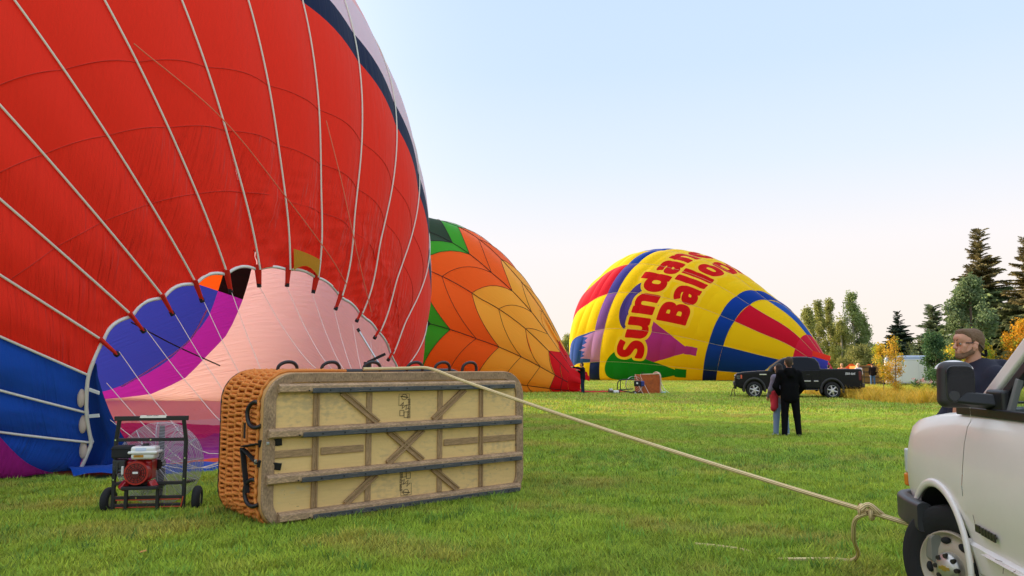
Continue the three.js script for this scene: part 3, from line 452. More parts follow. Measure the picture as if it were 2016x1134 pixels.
// ------------------------------------------------------------------ inflation fan: engine, guard, barrow frame
{
  const t = thing('inflation_fan', 'petrol inflation fan with red engine, wire guard and black wheeled frame, left of the basket', 'fan', [-3.93, 0, -8.25], R(8));
  const S = .038, w = .36;
  obj('frame', [bar([-w, .04, .0], [-w, .80, 0], S), bar([w, .04, 0], [w, .80, 0], S), bar([-w, .79, 0], [-w + .03, 1.03, .02], S), bar([w, .79, 0], [w - .03, 1.03, .02], S), bx(.76, .05, .04, 0, 1.03, .02),
    bx(.72, .036, .034, 0, .80, 0), bx(.70, .036, .034, 0, .335, .0), bx(.70, .034, .034, 0, .185, 0), bx(.70, .03, .034, 0, .105, .0), bx(.62, .034, .04, 0, .02, .02), bx(.036, .30, .034, -.22, .155, .03), bx(.036, .30, .034, .1, .155, .03), bx(.37, .036, .3, -.06, .30, -.02),
    bar([-w, .04, 0], [-w - .02, .06, -.35], .03), bar([w, .04, 0], [w + .02, .06, -.35], .03), bar([-w, .335, 0], [-w, .30, -.4], .03), bar([w, .335, 0], [w, .30, -.4], .03)], M.black, t);
  obj('lower_rail', [bx(.66, .014, .03, 0, .162, .004), bx(.66, .012, .03, 0, .084, .004), bar([.34, .08, .02], [.36, .19, .02], .012)], std([.55, .07, .02], .5), t);
  const pl = canvasTex(256, 32, (c, W, Hh) => { c.fillStyle = '#d8d2c0'; c.fillRect(0, 0, W, Hh); c.fillStyle = '#222'; c.font = 'bold 22px sans-serif'; c.fillText('HIGH ZERO', 62, 12); });
  obj('name_plate', new THREE.PlaneGeometry(.27, .032).rotateX(-.5).translate(.02, 1.05, .043), std([1, 1, 1], .6, 0, { map: pl }), t);
  // guard: two dished grilles of wire rings joined by a wide outer band
  const cx = .04, cy = .52, RG = .45; const rings = [], spokes = [];
  for (let i = 0; i < 26; i++) { const r = lerp(.07, RG, i / 25); for (const s of [1, -1]) { const g = new THREE.TorusGeometry(r, .0022, 4, 56); g.translate(cx, cy, -.22 + s * (.11 * (1 - Math.pow(r / RG, 3)) + .03)); rings.push(g); } }
  for (let i = 0; i < 12; i++) { const a = i / 12 * 6.283 + .1; for (const s of [1, -1]) { const pts = []; for (let k = 0; k <= 5; k++) { const r = lerp(.06, RG, k / 5); pts.push(V(cx + Math.cos(a) * r, cy + Math.sin(a) * r, -.22 + s * (.11 * (1 - Math.pow(r / RG, 3)) + .034))); } spokes.push(tube(pts, .004, 10, 4)); } }
  for (let i = 0; i < 36; i++) { const a = i / 36 * 6.283; spokes.push(rod([cx + Math.cos(a) * RG, cy + Math.sin(a) * RG, -.25], [cx + Math.cos(a) * RG, cy + Math.sin(a) * RG, -.19], .003, 4)); }
  const wire = std([.60, .60, .66], .4, .6); obj('guard_ring', rings, wire, t); obj('guard_spoke', spokes, wire, t);
  obj('propeller', [-1, 1].map((s) => { const g = sheet(3, 10, (u, v) => { const r = lerp(.05, .41, v), c = lerp(.055, .03, v), q = R(lerp(42, 18, v)); return V(cx + s * (u - .5) * 2 * c * Math.cos(q), cy + s * r, -.22 + (u - .5) * 2 * c * Math.sin(q) + .006 * Math.cos(u * 3)); }); return g; }), std([.10, .10, .11], .5), t);
  obj('hub', cyl(.05, .05, .1, cx, cy, -.2, 'z'), M.black, t);
  for (const s of [-1, 1]) { const wh = obj('wheel', new THREE.TorusGeometry(.10, .045, 10, 24).rotateY(Math.PI / 2).rotateY(s * .1).translate(s * .46 + .01, .14, -.12), M.rubber, t); obj('rim', cyl(.07, .07, .05, s * .46 + .01, .14, -.12, 'x', 16), M.steel, wh); }
  // engine
  const ex = -.10, ey = .46, ez = .02; const red = std([.42, .006, .012], .3, 0, { }), redM = new THREE.MeshPhysicalMaterial({ color: lin(.42, .006, .012), roughness: .35, clearcoat: .5, side: THREE.DoubleSide });
  const block = obj('engine', [cyl(.135, .125, .10, ex, ey, ez + .06, 'z', 28), bx(.27, .22, .2, ex, ey + .02, ez - .06, .03), bar([ex - .12, ey - .10, ez], [ex - .18, ey - .18, ez + .02], .06, .08), bar([ex + .12, ey - .10, ez], [ex + .17, ey - .17, ez + .02], .06, .08)], redM, t);
  obj('recoil_grille', [...[.06, .08, .10].map((r) => new THREE.TorusGeometry(r, .004, 6, 28).translate(ex, ey, ez + .113)), ...Array.from({ length: 14 }, (_, i) => { const a = i / 14 * 6.283; return rod([ex + Math.cos(a) * .055, ey + Math.sin(a) * .055, ez + .113], [ex + Math.cos(a) * .105, ey + Math.sin(a) * .105, ez + .112], .004, 5); })], std([.06, .004, .006], .5), block);
  obj('starter_cap', [cyl(.05, .046, .02, ex, ey, ez + .118, 'z', 24)], std([.10, .004, .008], .4), block); obj('starter_label', bx(.055, .022, .004, ex, ey + .006, ez + .13), M.white, block);
  obj('flange', bx(.24, .02, .2, ex, ey - .155, ez, .004), M.blackMatt, block); obj('pull_handle', bx(.025, .09, .03, ex - .135, ey + .03, ez + .11, .01), std([.65, .65, .62], .5), block);
  // fuel tank
  const tank = obj('fuel_tank', [bx(.26, .07, .17, ex + .06, ey + .245, ez + .03, .03), bx(.30, .03, .2, ex + .06, ey + .215, ez + .03, .012), bx(.25, .07, .17, ex + .06, ey + .175, ez + .03, .03)], new THREE.MeshPhysicalMaterial({ color: lin(.80, .79, .74), roughness: .3, clearcoat: .6 }), t);
  obj('fuel_cap', [cyl(.034, .03, .022, ex + .06, ey + .293, ez + .02, 'y', 16), cyl(.045, .045, .008, ex + .06, ey + .282, ez + .02, 'y', 16)], M.black, tank);
  const lab = canvasTex(128, 32, (c, W, Hh) => { c.fillStyle = '#c98a12'; c.fillRect(0, 0, W, Hh); c.fillStyle = '#5a3a08'; for (let i = 0; i < 5; i++) c.fillRect(20, 5 + i * 5, 70 - (i % 3) * 12, 2); }); obj('warning_label', new THREE.PlaneGeometry(.10, .026).translate(ex + .02, ey + .178, ez + .1165), std([1, 1, 1], .5, 0, { map: lab }), tank); obj('tank_label', new THREE.PlaneGeometry(.11, .03).rotateX(-.25).translate(ex + .04, ey + .25, ez + .1168), std([.55, .62, .75], .5), tank);
  // air cleaner, carburettor and silencer
  obj('air_cleaner', [bx(.20, .13, .16, ex - .165, ey + .22, ez + .02, .02), bx(.21, .012, .17, ex - .165, ey + .255, ez + .02, .004)], M.blackMatt, t); obj('carburettor', [bx(.13, .10, .12, ex - .19, ey + .09, ez + .02, .015), cyl(.022, .022, .1, ex - .16, ey + .02, ez + .06, 'x'), cyl(.012, .012, .12, ex - .2, ey + .05, ez + .08), bx(.04, .05, .05, ex - .23, ey + .05, ez + .06)], std([.05, .05, .055], .45, .5), t);
  obj('engine_bolt', [[-.36, .80], [.0, .80], [.36, .6], [.36, .38], [-.36, .38], [-.12, .185], [.11, .185]].map(([x, y]) => cyl(.009, .009, .01, x, y, .023, 'z', 8)), M.chrome, t);
}
// ------------------------------------------------------------------ vehicles
const evalCSG = new Evaluator(); evalCSG.useGroups = false;
const brushOf = (g) => { const b = new Brush(norm(g)); b.updateMatrixWorld(); return b; };
const cut = (g, cutters) => { let b = brushOf(g); for (const c of cutters) b = evalCSG.evaluate(b, brushOf(c), SUBTRACTION); return b.geometry; };
function loftSolid(rows) {   // rows of [x, y, z] rings with equal counts -> closed solid
  const n = rows[0].length, P = [], I = []; rows.forEach((r) => r.forEach((p) => P.push(...p)));
  for (let j = 0; j < rows.length - 1; j++) for (let i = 0; i < n; i++) { const a = j * n + i, b = j * n + (i + 1) % n, c = a + n, d = b + n; I.push(a, b, d, a, d, c); }
  const cap = (j, flip) => { const c = rows[j].reduce((s, p) => [s[0] + p[0] / n, s[1] + p[1] / n, s[2] + p[2] / n], [0, 0, 0]); const k = P.length / 3; P.push(...c); for (let i = 0; i < n; i++) { const a = j * n + i, b = j * n + (i + 1) % n; flip ? I.push(k, b, a) : I.push(k, a, b); } };
  cap(0, true); cap(rows.length - 1, false);
  const g = new THREE.BufferGeometry(); g.setAttribute('position', new THREE.Float32BufferAttribute(P, 3)); g.setIndex(I); g.computeVertexNormals(); return g;
}
const lathe = (pts, n = 40) => new THREE.LatheGeometry(pts.map(([x, y]) => new THREE.Vector2(x, y)), n);
const crease = (g, deg) => { const o = norm(g).toNonIndexed(); o.deleteAttribute('normal'); return smoothBy(o, R(deg)); };
function smoothBy(g, ang) {   // normals averaged only across edges blunter than ang
  const p = g.attributes.position, n = p.count, fn = []; const a = V(), b = V(), c = V(), map = new Map(), key = (i) => [p.getX(i), p.getY(i), p.getZ(i)].map((x) => Math.round(x * 5000)).join();
  for (let i = 0; i < n; i += 3) { a.fromBufferAttribute(p, i); b.fromBufferAttribute(p, i + 1).sub(a); c.fromBufferAttribute(p, i + 2).sub(a); const f = b.clone().cross(c); for (let k = 0; k < 3; k++) { fn.push(f); const q = key(i + k); (map.get(q) ?? map.set(q, []).get(q)).push(f); } }
  const N = new Float32Array(n * 3), co = Math.cos(ang); for (let i = 0; i < n; i++) { const f = fn[i], u = f.clone().normalize(), s = V(); for (const h of map.get(key(i))) if (h.clone().normalize().dot(u) > co) s.add(h); s.normalize(); N.set([s.x, s.y, s.z], i * 3); }
  g.setAttribute('normal', new THREE.BufferAttribute(N, 3)); return g;
}
const paintTex = dataTex(512, 512, (u, v) => { const a = pnoise(u, v, 5, 5, 4, 51), s = pnoise(u, v, 30, 120, 3, 52), sp = pnoise(u, v, 110, 110, 2, 53); let k = 1 + .035 * a; if (s > .5) k *= .93; let r = 236 * k, g = 230 * k, b = 224 * k; if (sp > .52) { r *= .82; g *= .76; b *= .68; } return [r, g, b]; });
const vanPaint = new THREE.MeshPhysicalMaterial({ color: lin(1, 1, 1), map: paintTex, roughness: .35, clearcoat: .6, clearcoatRoughness: .12, side: THREE.DoubleSide });
{
  const van = thing('cargo_van', 'white work van at the right edge, nose pointing away, rope tied to its bumper', 'van', [2.62, 0, -4.5], R(-100));
  const secs = [[-.905, .09, .56, 1.12], [-.895, .06, .50, 1.155], [-.86, .035, .46, 1.195], [-.80, .018, .44, 1.222], [-.66, .006, .42, 1.247], [-.4, 0, .40, 1.277], [0, 0, .40, 1.31], [.3, 0, .40, 1.325], [1.0, 0, .40, 1.33], [2.4, 0, .40, 1.33], [4, 0, .40, 1.33], [4.7, .02, .42, 1.33], [4.78, .06, .46, 1.33]];
  const rows = secs.map(([x, w, y0, h0]) => { const h = h0 + .02; const prof = [[-.09, y0], [-.035, y0 + .06], [-.012, y0 + .20], [-.03, y0 + .215], [0, .78], [.004, .92], [-.006, 1.02], [-.022, lerp(1.02, h, .4)], [-.045, lerp(1.02, h, .72)], [-.085, h - .022], [-.16, h], [-.5, h + .03], [-1.0, h + .04]].map(([z, y]) => [x, Math.max(y0, Math.min(y, h + .04)), z - w + .02]); const mir = prof.slice(0, -1).reverse().map(([a, y, z]) => [a, y, -2.0 - z]); return [...prof, ...mir]; });
  let body = loftSolid(rows);
  const groove = (pts) => pts; const arch = (x) => { const g = new THREE.CylinderGeometry(.45, .45, .75, 48); g.rotateX(Math.PI / 2); g.translate(x, .41, -.28); return g; };
  const archR = (x) => { const g = new THREE.CylinderGeometry(.45, .45, .75, 48); g.rotateX(Math.PI / 2); g.translate(x, .41, -1.72); return g; };
  const gb = (x, y0, y1) => new THREE.BoxGeometry(.007, y1 - y0, .09).translate(x, (y0 + y1) / 2, .0);
  body = cut(body, [arch(-.24), arch(3.2), archR(-.24), archR(3.2), gb(.155, .86, 1.36), gb(1.36, .5, 1.36), new THREE.BoxGeometry(1.0, .006, .06).translate(.86, .585, .0)]);
  const bg = crease(body, 28); { const p = bg.attributes.position, u = new Float32Array(p.count * 2); for (let i = 0; i < p.count; i++) { u[2 * i] = p.getX(i) * .7; u[2 * i + 1] = (p.getY(i) - p.getZ(i) * .5) * .7; } bg.setAttribute('uv', new THREE.BufferAttribute(u, 2)); }
  obj('body', bg, vanPaint, van);
  for (const x of [-.24, 3.2]) { const g = new THREE.TorusGeometry(.462, .026, 10, 48, R(200)); g.rotateZ(R(-10)); g.scale(1, 1, .6); g.translate(x, .41, .028); obj('arch_lip', g, vanPaint, van); obj('wheel_well', new THREE.CylinderGeometry(.447, .447, .66, 40, 1, true).rotateX(Math.PI / 2).translate(x, .41, -.33), M.blackMatt, van); }
  obj('rocker_trim', bx(2.3, .10, .04, 1.7, .445, -.015, .015), vanPaint, van);
  // bumper and its lower apron, wrapping round the corner
  const wrap = (r, y0, y1, x0, ins, mat, name) => { const pts = [[.62, 0], [.36, .0], [.10, .05], [0, .20], [-.02, .6], [-.02, 1.4], [0, 1.8], [.10, 1.95], [.36, 2.0], [.62, 2.0]].map(([x, z]) => V(x0 + x, 0, -z + ins)); const cv = new THREE.CatmullRomCurve3(pts, false, 'centripetal'); const s = roundRect(.09, y1 - y0, .03, 0, y0); const N = 40, rowsB = []; const sp = s.getPoints(4); for (let i = 0; i <= N; i++) { const p = cv.getPoint(i / N), t = cv.getTangent(i / N), n = V(-t.z, 0, t.x).multiplyScalar(-1); rowsB.push(sp.slice(0, -1).map((q) => [p.x - n.x * (q.x - .045), q.y, p.z - n.z * (q.x - .045)])); } obj(name, crease(loftSolid(rowsB), 35), mat, van); };
  wrap(.03, .545, .725, -1.0, .05, std([.045, .045, .05], .45), 'bumper'); wrap(.03, .37, .542, -.93, .0, std([.24, .24, .20], .8, 0, { bumpMap: grainTex, bumpScale: .01 }), 'bumper_apron');
  // front lamps, seen edge on
  for (const z of [-.20, -1.80]) { obj('headlight', bx(.05, .17, .36, -.925, .93, z, .015), new THREE.MeshPhysicalMaterial({ color: lin(.6, .62, .64), roughness: .1, clearcoat: 1 }), van); obj('turn_signal', bx(.05, .09, .38, -.92, .80, z, .015), std([.75, .22, .02], .25), van); }
  obj('grille', bx(.04, .24, 1.0, -.91, .9, -1.0, .01), M.blackMatt, van);
  // cabin
  const pane = (pts, z, name, mat, y = 0) => { const s = new THREE.Shape(); pts.forEach(([a, b], i) => i ? s.lineTo(a, b) : s.moveTo(a, b)); s.closePath(); const g = new THREE.ShapeGeometry(s); const p = g.attributes.position; for (let i = 0; i < p.count; i++) p.setZ(i, z(p.getY(i))); g.computeVertexNormals(); return obj(name, g, mat, van); };
  const zl = (y) => -.085 - (y - 1.33) * .24, zr = (y) => -2.0 - zl(y);
  const wall = (y, z, x) => V(x, y, z);
  const pillar = (a, b, w, d, mat, name) => obj(name, bar(a, b, w, d), mat, van);
  for (const [zf, k] of [[zl, 1], [zr, -1]]) {
    pillar([.12, 1.30, zf(1.30) - .03 * k], [.98, 2.03, zf(2.0) - .03 * k], .085, .10, vanPaint, 'windscreen_pillar');
    pillar([.31, 1.33, zf(1.33) - .012 * k], [1.08, 2.0, zf(2.0) - .012 * k], .06, .05, M.black, 'door_frame'); pillar([1.34, 1.33, zf(1.33)], [1.30, 2.0, zf(2.0)], .11, .06, M.black, 'door_frame'); pillar([1.0, 1.985, zf(1.985)], [1.36, 1.985, zf(1.985)], .05, .05, M.black, 'door_frame');
    pillar([.53, 1.34, zf(1.34) + .0 * k], [.565, 1.53, zf(1.53)], .035, .03, std([.16, .16, .155], .6), 'quarter_post');
    pane([[.33, 1.345], [.535, 1.345], [.535, 1.53]], (y) => zf(y), 'quarter_panel', M.black); pane([[.54, 1.345], [1.30, 1.345], [1.28, 1.975], [1.06, 1.975], [.56, 1.545]], (y) => zf(y) - .01 * k, 'door_window', M.glass);
    pane([[1.38, 1.31], [4.76, 1.31], [4.74, 2.05], [1.34, 2.05]], (y) => zf(y) - .01 * k, 'side_panel', vanPaint);
    obj('belt_trim', bar([-.05, 1.335, zf(1.33) + .02 * k], [1.4, 1.352, zf(1.33) + .02 * k], .05, .04), M.black, van);
  }
  obj('roof', sheet(12, 12, (u, v) => { const x = lerp(.95, 4.78, u), z = lerp(-.2, -1.8, v); return V(x, 2.03 + .07 * Math.sin(Math.PI * v) * Math.min(1, u * 6 + .3), z); }, (u, v) => [u * 3, v * 2]), vanPaint, van);
  obj('windscreen', sheet(10, 6, (u, v) => { const a = lerp(-.12, -1.88, u), b = lerp(-.24, -1.76, u); return V(lerp(.12, .97, v) - .06 * Math.sin(Math.PI * u), lerp(1.34, 2.03, v), lerp(a, b, v)); }), M.glass, van);
  obj('cowl', bx(.32, .03, 1.8, .13, 1.345, -1.0, .01), M.black, van); obj('wiper', bar([.02, 1.385, -.3], [.10, 1.395, -.95], .02, .012), M.black, van);
  obj('rear_wall', bx(.02, 1.0, 1.7, 4.76, 1.5, -1.0), vanPaint, van);
  const dash = obj('dashboard', [bx(.42, .22, 1.66, .52, 1.26, -1.0, .06), bx(.10, .10, .5, .44, 1.38, -.5, .03)], std([.05, .05, .055], .7), van);
  obj('dash_vent', [0, 1, 2, 3].map((i) => bx(.012, .012, .12, .735, 1.22 + i * .022, -.28)), M.steel, dash); obj('ignition_key', cyl(.014, .014, .03, .75, 1.30, -.36, 'x'), std([.6, .45, .25], .4, .6), dash);
  obj('steering_wheel', new THREE.TorusGeometry(.19, .016, 10, 32).rotateY(Math.PI / 2).rotateZ(-.5).translate(.86, 1.2, -.55), M.black, van);
  for (const z of [-.5, -1.5]) obj('seat', [bx(.14, .62, .5, 1.62, 1.25, z, .06), bx(.11, .2, .26, 1.66, 1.67, z, .05), bx(.5, .16, .5, 1.36, .95, z, .06)], std([.10, .10, .11], .9), van);
  // door mirror: the reflecting face looks back at us
  const mir = obj('mirror_housing', (() => { const g = new RoundedBoxGeometry(.12, .31, .235, 5, .055); const p = g.attributes.position; for (let i = 0; i < p.count; i++) { const y = p.getY(i), k = 1 - .12 * clamp(y / .15); p.setZ(i, p.getZ(i) * k); } g.computeVertexNormals(); g.scale(.85, .82, .82); g.translate(.33, 1.495, .09); return g; })(), std([.030, .026, .028], .5, 0, { bumpMap: grainTex, bumpScale: .001 }), van);
  obj('mirror_glass', (() => { const g = extr(roundRect(.142, .195, .04, -.071, -.0975), .006, .002); g.rotateY(Math.PI / 2); g.translate(.3815, 1.50, .085); return g; })(), new THREE.MeshPhysicalMaterial({ color: lin(.022, .022, .026), roughness: .06, clearcoat: 1 }), mir);
  obj('blind_spot_mirror', cyl(.027, .027, .008, .39, 1.436, .121, 'x', 28), new THREE.MeshPhysicalMaterial({ color: lin(.06, .06, .065), roughness: .12, clearcoat: 1 }), mir);
  obj('mirror_cap', (() => { const g = new THREE.SphereGeometry(.13, 20, 12, 0, 6.283, 0, 1.4); g.scale(.45, .45, .78); g.translate(.30, 1.572, .083); return g; })(), vanPaint, mir);
  obj('mirror_arm', [bar([.40, 1.40, -.10], [.34, 1.42, .10], .09, .07), bx(.20, .14, .05, .42, 1.40, -.085, .02)], M.black, mir);
  // wheels
  const wheelAt = (x, z, steer, side) => {
    const w = new THREE.Group(); w.name = 'wheel'; w.position.set(x, .368, z); w.rotation.y = steer + (side < 0 ? Math.PI : 0); van.add(w); const tf = (g) => g.rotateX(Math.PI / 2);
    obj('tyre', [tf(lathe([[.215, -.20], [.30, -.215], [.345, -.205], [.366, -.17], [.368, -.10], [.368, -.04], [.362, -.012], [.345, .006], [.30, .012], [.25, .004], [.222, -.012], [.215, -.03]], 64)), ...Array.from({ length: 44 }, (_, i) => { const g = new THREE.BoxGeometry(.022, .008, .17); g.translate(0, .367, -.11); g.rotateZ(i / 44 * 6.283); return g; })], M.rubber, w);
    const rim = tf(lathe([[.218, -.02], [.215, .004], [.205, .006], [.196, -.012], [.175, -.028], [.15, -.02], [.125, -.006], [.10, -.004], [.09, -.01], [.0, -.01]], 64)); const holes = []; for (let i = 0; i < 8; i++) { const g = new THREE.SphereGeometry(1, 14, 8); g.scale(.033, .021, .06); g.translate(0, .158, -.025); g.rotateZ(i / 8 * 6.283 + .2); holes.push(g); }
    obj('rim', rim, std([.52, .44, .33], .45, .15, { bumpMap: grainTex, bumpScale: .001 }), w); obj('rim_hole', holes.map((g) => { const q = g; q.scale(1, 1, .32); q.translate(0, 0, -.004); return q; }), M.blackMatt, w);
    obj('hub_cap', [tf(lathe([[.092, -.01], [.088, .02], [.072, .034], [.055, .036], [.05, .05], [.0, .052]], 40))], std([.62, .60, .56], .42, .8), w);
    obj('lug_nut', Array.from({ length: 8 }, (_, i) => { const a = i / 8 * 6.283; return cyl(.016, .014, .03, Math.cos(a) * .072, Math.sin(a) * .072, .03, 'z', 8); }), std([.05, .045, .04], .5, .5), w);
    const s = new THREE.Shape(); [[-.036, -.008], [-.014, -.008], [-.01, -.014], [.014, -.014], [.012, -.006], [.038, -.006], [.034, .009], [.013, .009], [.009, .015], [-.015, .015], [-.012, .008], [-.032, .008]].forEach(([a, b], i) => i ? s.lineTo(a, b) : s.moveTo(a, b)); obj('emblem', extr(s, .005, .001).translate(0, 0, .0515), std([.62, .42, .10], .35, .7), w);
  };
  wheelAt(-.235, -.03, R(30), 1); wheelAt(3.2, -.06, 0, 1); wheelAt(-.235, -1.95, R(30), -1); wheelAt(3.2, -1.94, 0, -1);
  // badge on the front door
  const bd = []; bd.push(bx(.055, .042, .01, .33, .715, .022, .004)); [.385, .42, .455, .49, .525].forEach((x, i) => { bd.push(bx(.026, .042, .01, x, .712 - i * .001, .022, .003)); }); obj('door_badge', [...bd, bx(.20, .014, .008, .45, .712, .021)], std([.05, .045, .04], .35, .5), van);
  obj('side_scratch', [[.52, .60, .60, .61], [.70, .58, .74, .60], [.60, .55, .61, .58], [.28, .78, .31, .72]].map(([a, b, c, d]) => bar([a, b, .0235], [c, d, .0235], .003, .002)), std([.2, .15, .12], .8), van);
}
keepOut.push((x, z) => { const dx = x - 2.62, dz = z + 4.5; const a = dx * -.174 + dz * .985, b = dx * -.985 + dz * -.174; return Math.abs(a) < .2 && b < 0 && b > -.3; });
{
  const tr = thing('pickup_truck', 'black crew cab pickup with alloy wheels, parked behind the standing couple', 'pickup truck', [12.22, 0, -38.0], R(-15.5));
  tr.scale.x = .925;
  const paint = new THREE.MeshPhysicalMaterial({ color: lin(.003, .004, .008), roughness: .25, specularIntensity: .5, side: THREE.DoubleSide });
  const sh = (pts) => { const s = new THREE.Shape(); pts.forEach(([a, b], i) => i ? s.lineTo(a, b) : s.moveTo(a, b)); s.closePath(); return s; };
  const W = 1.96; const low = sh([[-.92, .62], [-.95, .80], [-.93, 1.08], [-.86, 1.17], [-.5, 1.24], [.2, 1.29], [.80, 1.32], [3.32, 1.36], [3.34, 1.40], [5.22, 1.40], [5.27, 1.36], [5.27, .62], [5.2, .55], [.5, .50], [-.7, .52]]);
  let body = extr(low, W - .12, .05); body.translate(0, 0, -(W - .12) / 2);
  const arch = (x, z) => new THREE.CylinderGeometry(.50, .50, .5, 40).rotateX(Math.PI / 2).translate(x, .43, z);
  const gr = (x, y0, y1) => new THREE.BoxGeometry(.014, y1 - y0, .05).translate(x, (y0 + y1) / 2, W / 2 - .01);
  body = cut(body, [arch(0, .85), arch(0, -.85), arch(3.85, .85), arch(3.85, -.85), gr(.72, .6, 1.4), gr(1.83, .6, 1.4), gr(2.85, .6, 1.4), gr(3.28, .5, 1.5), new THREE.BoxGeometry(1.78, .3, 1.6).translate(4.27, 1.36, 0)]);
  obj('body', crease(body, 32), paint, tr);
  const cab = sh([[.72, 1.28], [1.0, 1.50], [1.45, 1.80], [1.72, 1.89], [2.2, 1.93], [2.7, 1.92], [3.02, 1.86], [3.16, 1.70], [3.26, 1.34]]); const cg = extr(cab, W - .46, .12, 10); { const p = cg.attributes.position; for (let i = 0; i < p.count; i++) { const y = p.getY(i); const z = p.getZ(i) - (W - .46) / 2; p.setZ(i, z * lerp(1.06, .90, clamp((y - 1.3) / .6))); } cg.computeVertexNormals(); } obj('cab', crease(cg, 40), paint, tr);
  const zf = (y, k) => k * (lerp(.905, .762, clamp((y - 1.3) / .6)) + .006);
  const win = (pts, k) => { const g = new THREE.ShapeGeometry(sh(pts)); const p = g.attributes.position; for (let i = 0; i < p.count; i++) p.setZ(i, zf(p.getY(i), k)); g.computeVertexNormals(); obj('side_window', g, M.glassDark, tr); };
  for (const k of [1, -1]) { win([[1.12, 1.38], [1.80, 1.38], [1.80, 1.83], [1.60, 1.81], [1.40, 1.70], [1.12, 1.52]], k); win([[1.90, 1.38], [2.80, 1.38], [2.76, 1.82], [2.4, 1.85], [1.90, 1.84]], k); win([[2.86, 1.38], [3.08, 1.38], [2.98, 1.74], [2.84, 1.80]], k); }
  obj('windscreen', sheet(6, 4, (u, v) => V(lerp(.70, 1.44, v) - .10 * Math.sin(Math.PI * u), lerp(1.36, 1.84, v), lerp(-1, 1, u) * lerp(.82, .66, v))), M.glassDark, tr);
  obj('bed_cover', bx(1.9, .03, 1.72, 4.28, 1.42, 0, .012), std([.40, .41, .42], .25, .2), tr); obj('tailgate', bx(.05, .62, 1.5, 5.29, 1.05, 0, .02), paint, tr);
  for (const x of [0, 3.85]) for (const k of [1, -1]) { const g = new THREE.TorusGeometry(.535, .065, 10, 40, R(205)); g.rotateZ(R(-12)); g.scale(1, 1, .8); g.translate(x, .43, k * .955); obj('wheel_arch', g, std([.02, .02, .022], .5), tr); }
  for (const x of [0, 3.85]) for (const k of [1, -1]) {
    const w = new THREE.Group(); w.name = 'wheel'; w.position.set(x, .405, k * .90); w.rotation.y = k < 0 ? Math.PI : 0; tr.add(w); const tf = (g) => g.rotateX(Math.PI / 2);
    obj('tyre', tf(lathe([[.25, -.14], [.36, -.15], [.40, -.12], [.405, 0], [.40, .10], [.37, .125], [.30, .12], [.265, .10], [.25, .08]], 48)), M.rubber, w);
    obj('rim', [tf(lathe([[.268, .10], [.255, .11], [.245, .09], [.24, -.02], [0, -.03]], 40))], std([.05, .05, .055], .4, .6), w);
    const sp = []; for (let i = 0; i < 6; i++) { const g = new THREE.CylinderGeometry(.042, .062, .18, 4); g.scale(1, 1, .5); g.translate(0, .15, .085); g.rotateZ(i / 6 * 6.283 + .26); sp.push(g); } obj('spoke', [...sp, cyl(.07, .06, .05, 0, 0, .085, 'z', 20), tf(lathe([[.262, .10], [.258, .118], [.246, .105]], 40))], std([.70, .70, .70], .3, .7), w);
  }
  obj('grille', [bx(.05, .30, 1.2, -.955, 1.0, 0, .02), ...[0, 1, 2].map((i) => bx(.07, .035, 1.2, -.965, .90 + i * .10, 0, .01))], M.chrome, tr); obj('front_bumper', [bx(.28, .26, 1.92, -.93, .70, 0, .07), bx(.1, .16, 1.3, -.95, .52, 0, .04)], std([.02, .02, .023], .4), tr);
  for (const k of [1, -1]) { const h = obj('headlight', bx(.30, .26, .14, -.80, 1.03, k * .90, .05), new THREE.MeshPhysicalMaterial({ color: lin(.62, .60, .58), roughness: .12, clearcoat: 1 }), tr); obj('turn_signal', bx(.09, .2, .10, -.655, 1.05, k * .932, .03), std([.75, .12, .05], .3), h); obj('tail_light', bx(.14, .44, .16, 5.21, 1.12, k * .91, .04), std([.12, .012, .014], .25), tr); }
  obj('rear_bumper', bx(.22, .2, 1.9, 5.32, .66, 0, .04), std([.03, .03, .034], .4), tr); obj('side_step', [bx(2.5, .05, .16, 2.0, .45, .96, .02), bx(2.5, .05, .16, 2.0, .45, -.96, .02)], std([.05, .05, .055], .4, .4), tr);
  obj('side_moulding', [bx(1.0, .06, .02, 1.30, .86, W / 2 + .012, .01), bx(.95, .06, .02, 2.34, .86, W / 2 + .012, .01), bx(.22, .06, .02, 3.08, .86, W / 2 + .012, .01)], std([.5, .5, .5], .25, .5), tr); obj('hood_vent', bx(.36, .05, .014, .45, 1.17, W / 2 + .008, .01), M.chrome, tr);
  obj('door_handle', [bx(.17, .035, .03, 1.68, 1.15, W / 2 + .02), bx(.17, .035, .03, 2.70, 1.16, W / 2 + .02)], M.black, tr); obj('door_mirror', [bx(.14, .26, .22, 1.02, 1.46, 1.10, .05), bx(.14, .26, .22, 1.02, 1.46, -1.10, .05)], paint, tr);
  const bt = canvasTex(256, 64, (c, w, h) => { c.clearRect(0, 0, w, h); c.font = 'italic bold 54px sans-serif'; c.lineWidth = 5; c.strokeStyle = '#cfcfd4'; c.strokeText('FX4 4x4', 8, 50, 240); }); obj('bed_badge', new THREE.PlaneGeometry(.62, .16).translate(4.78, 1.22, W / 2 + .0035), new THREE.MeshStandardMaterial({ map: bt, transparent: true, roughness: .5 }), tr);
  obj('tow_chain', [tube([[-1.0, .58, .5], [-1.12, .42, .55], [-1.18, .2, .6], [-1.25, .03, .62]], .022, 12, 6), tube([[-1.0, .58, .75], [-1.05, .35, .8], [-1.0, .1, .82], [-1.12, .03, .85]], .022, 12, 6)], M.blackMatt, tr);
}
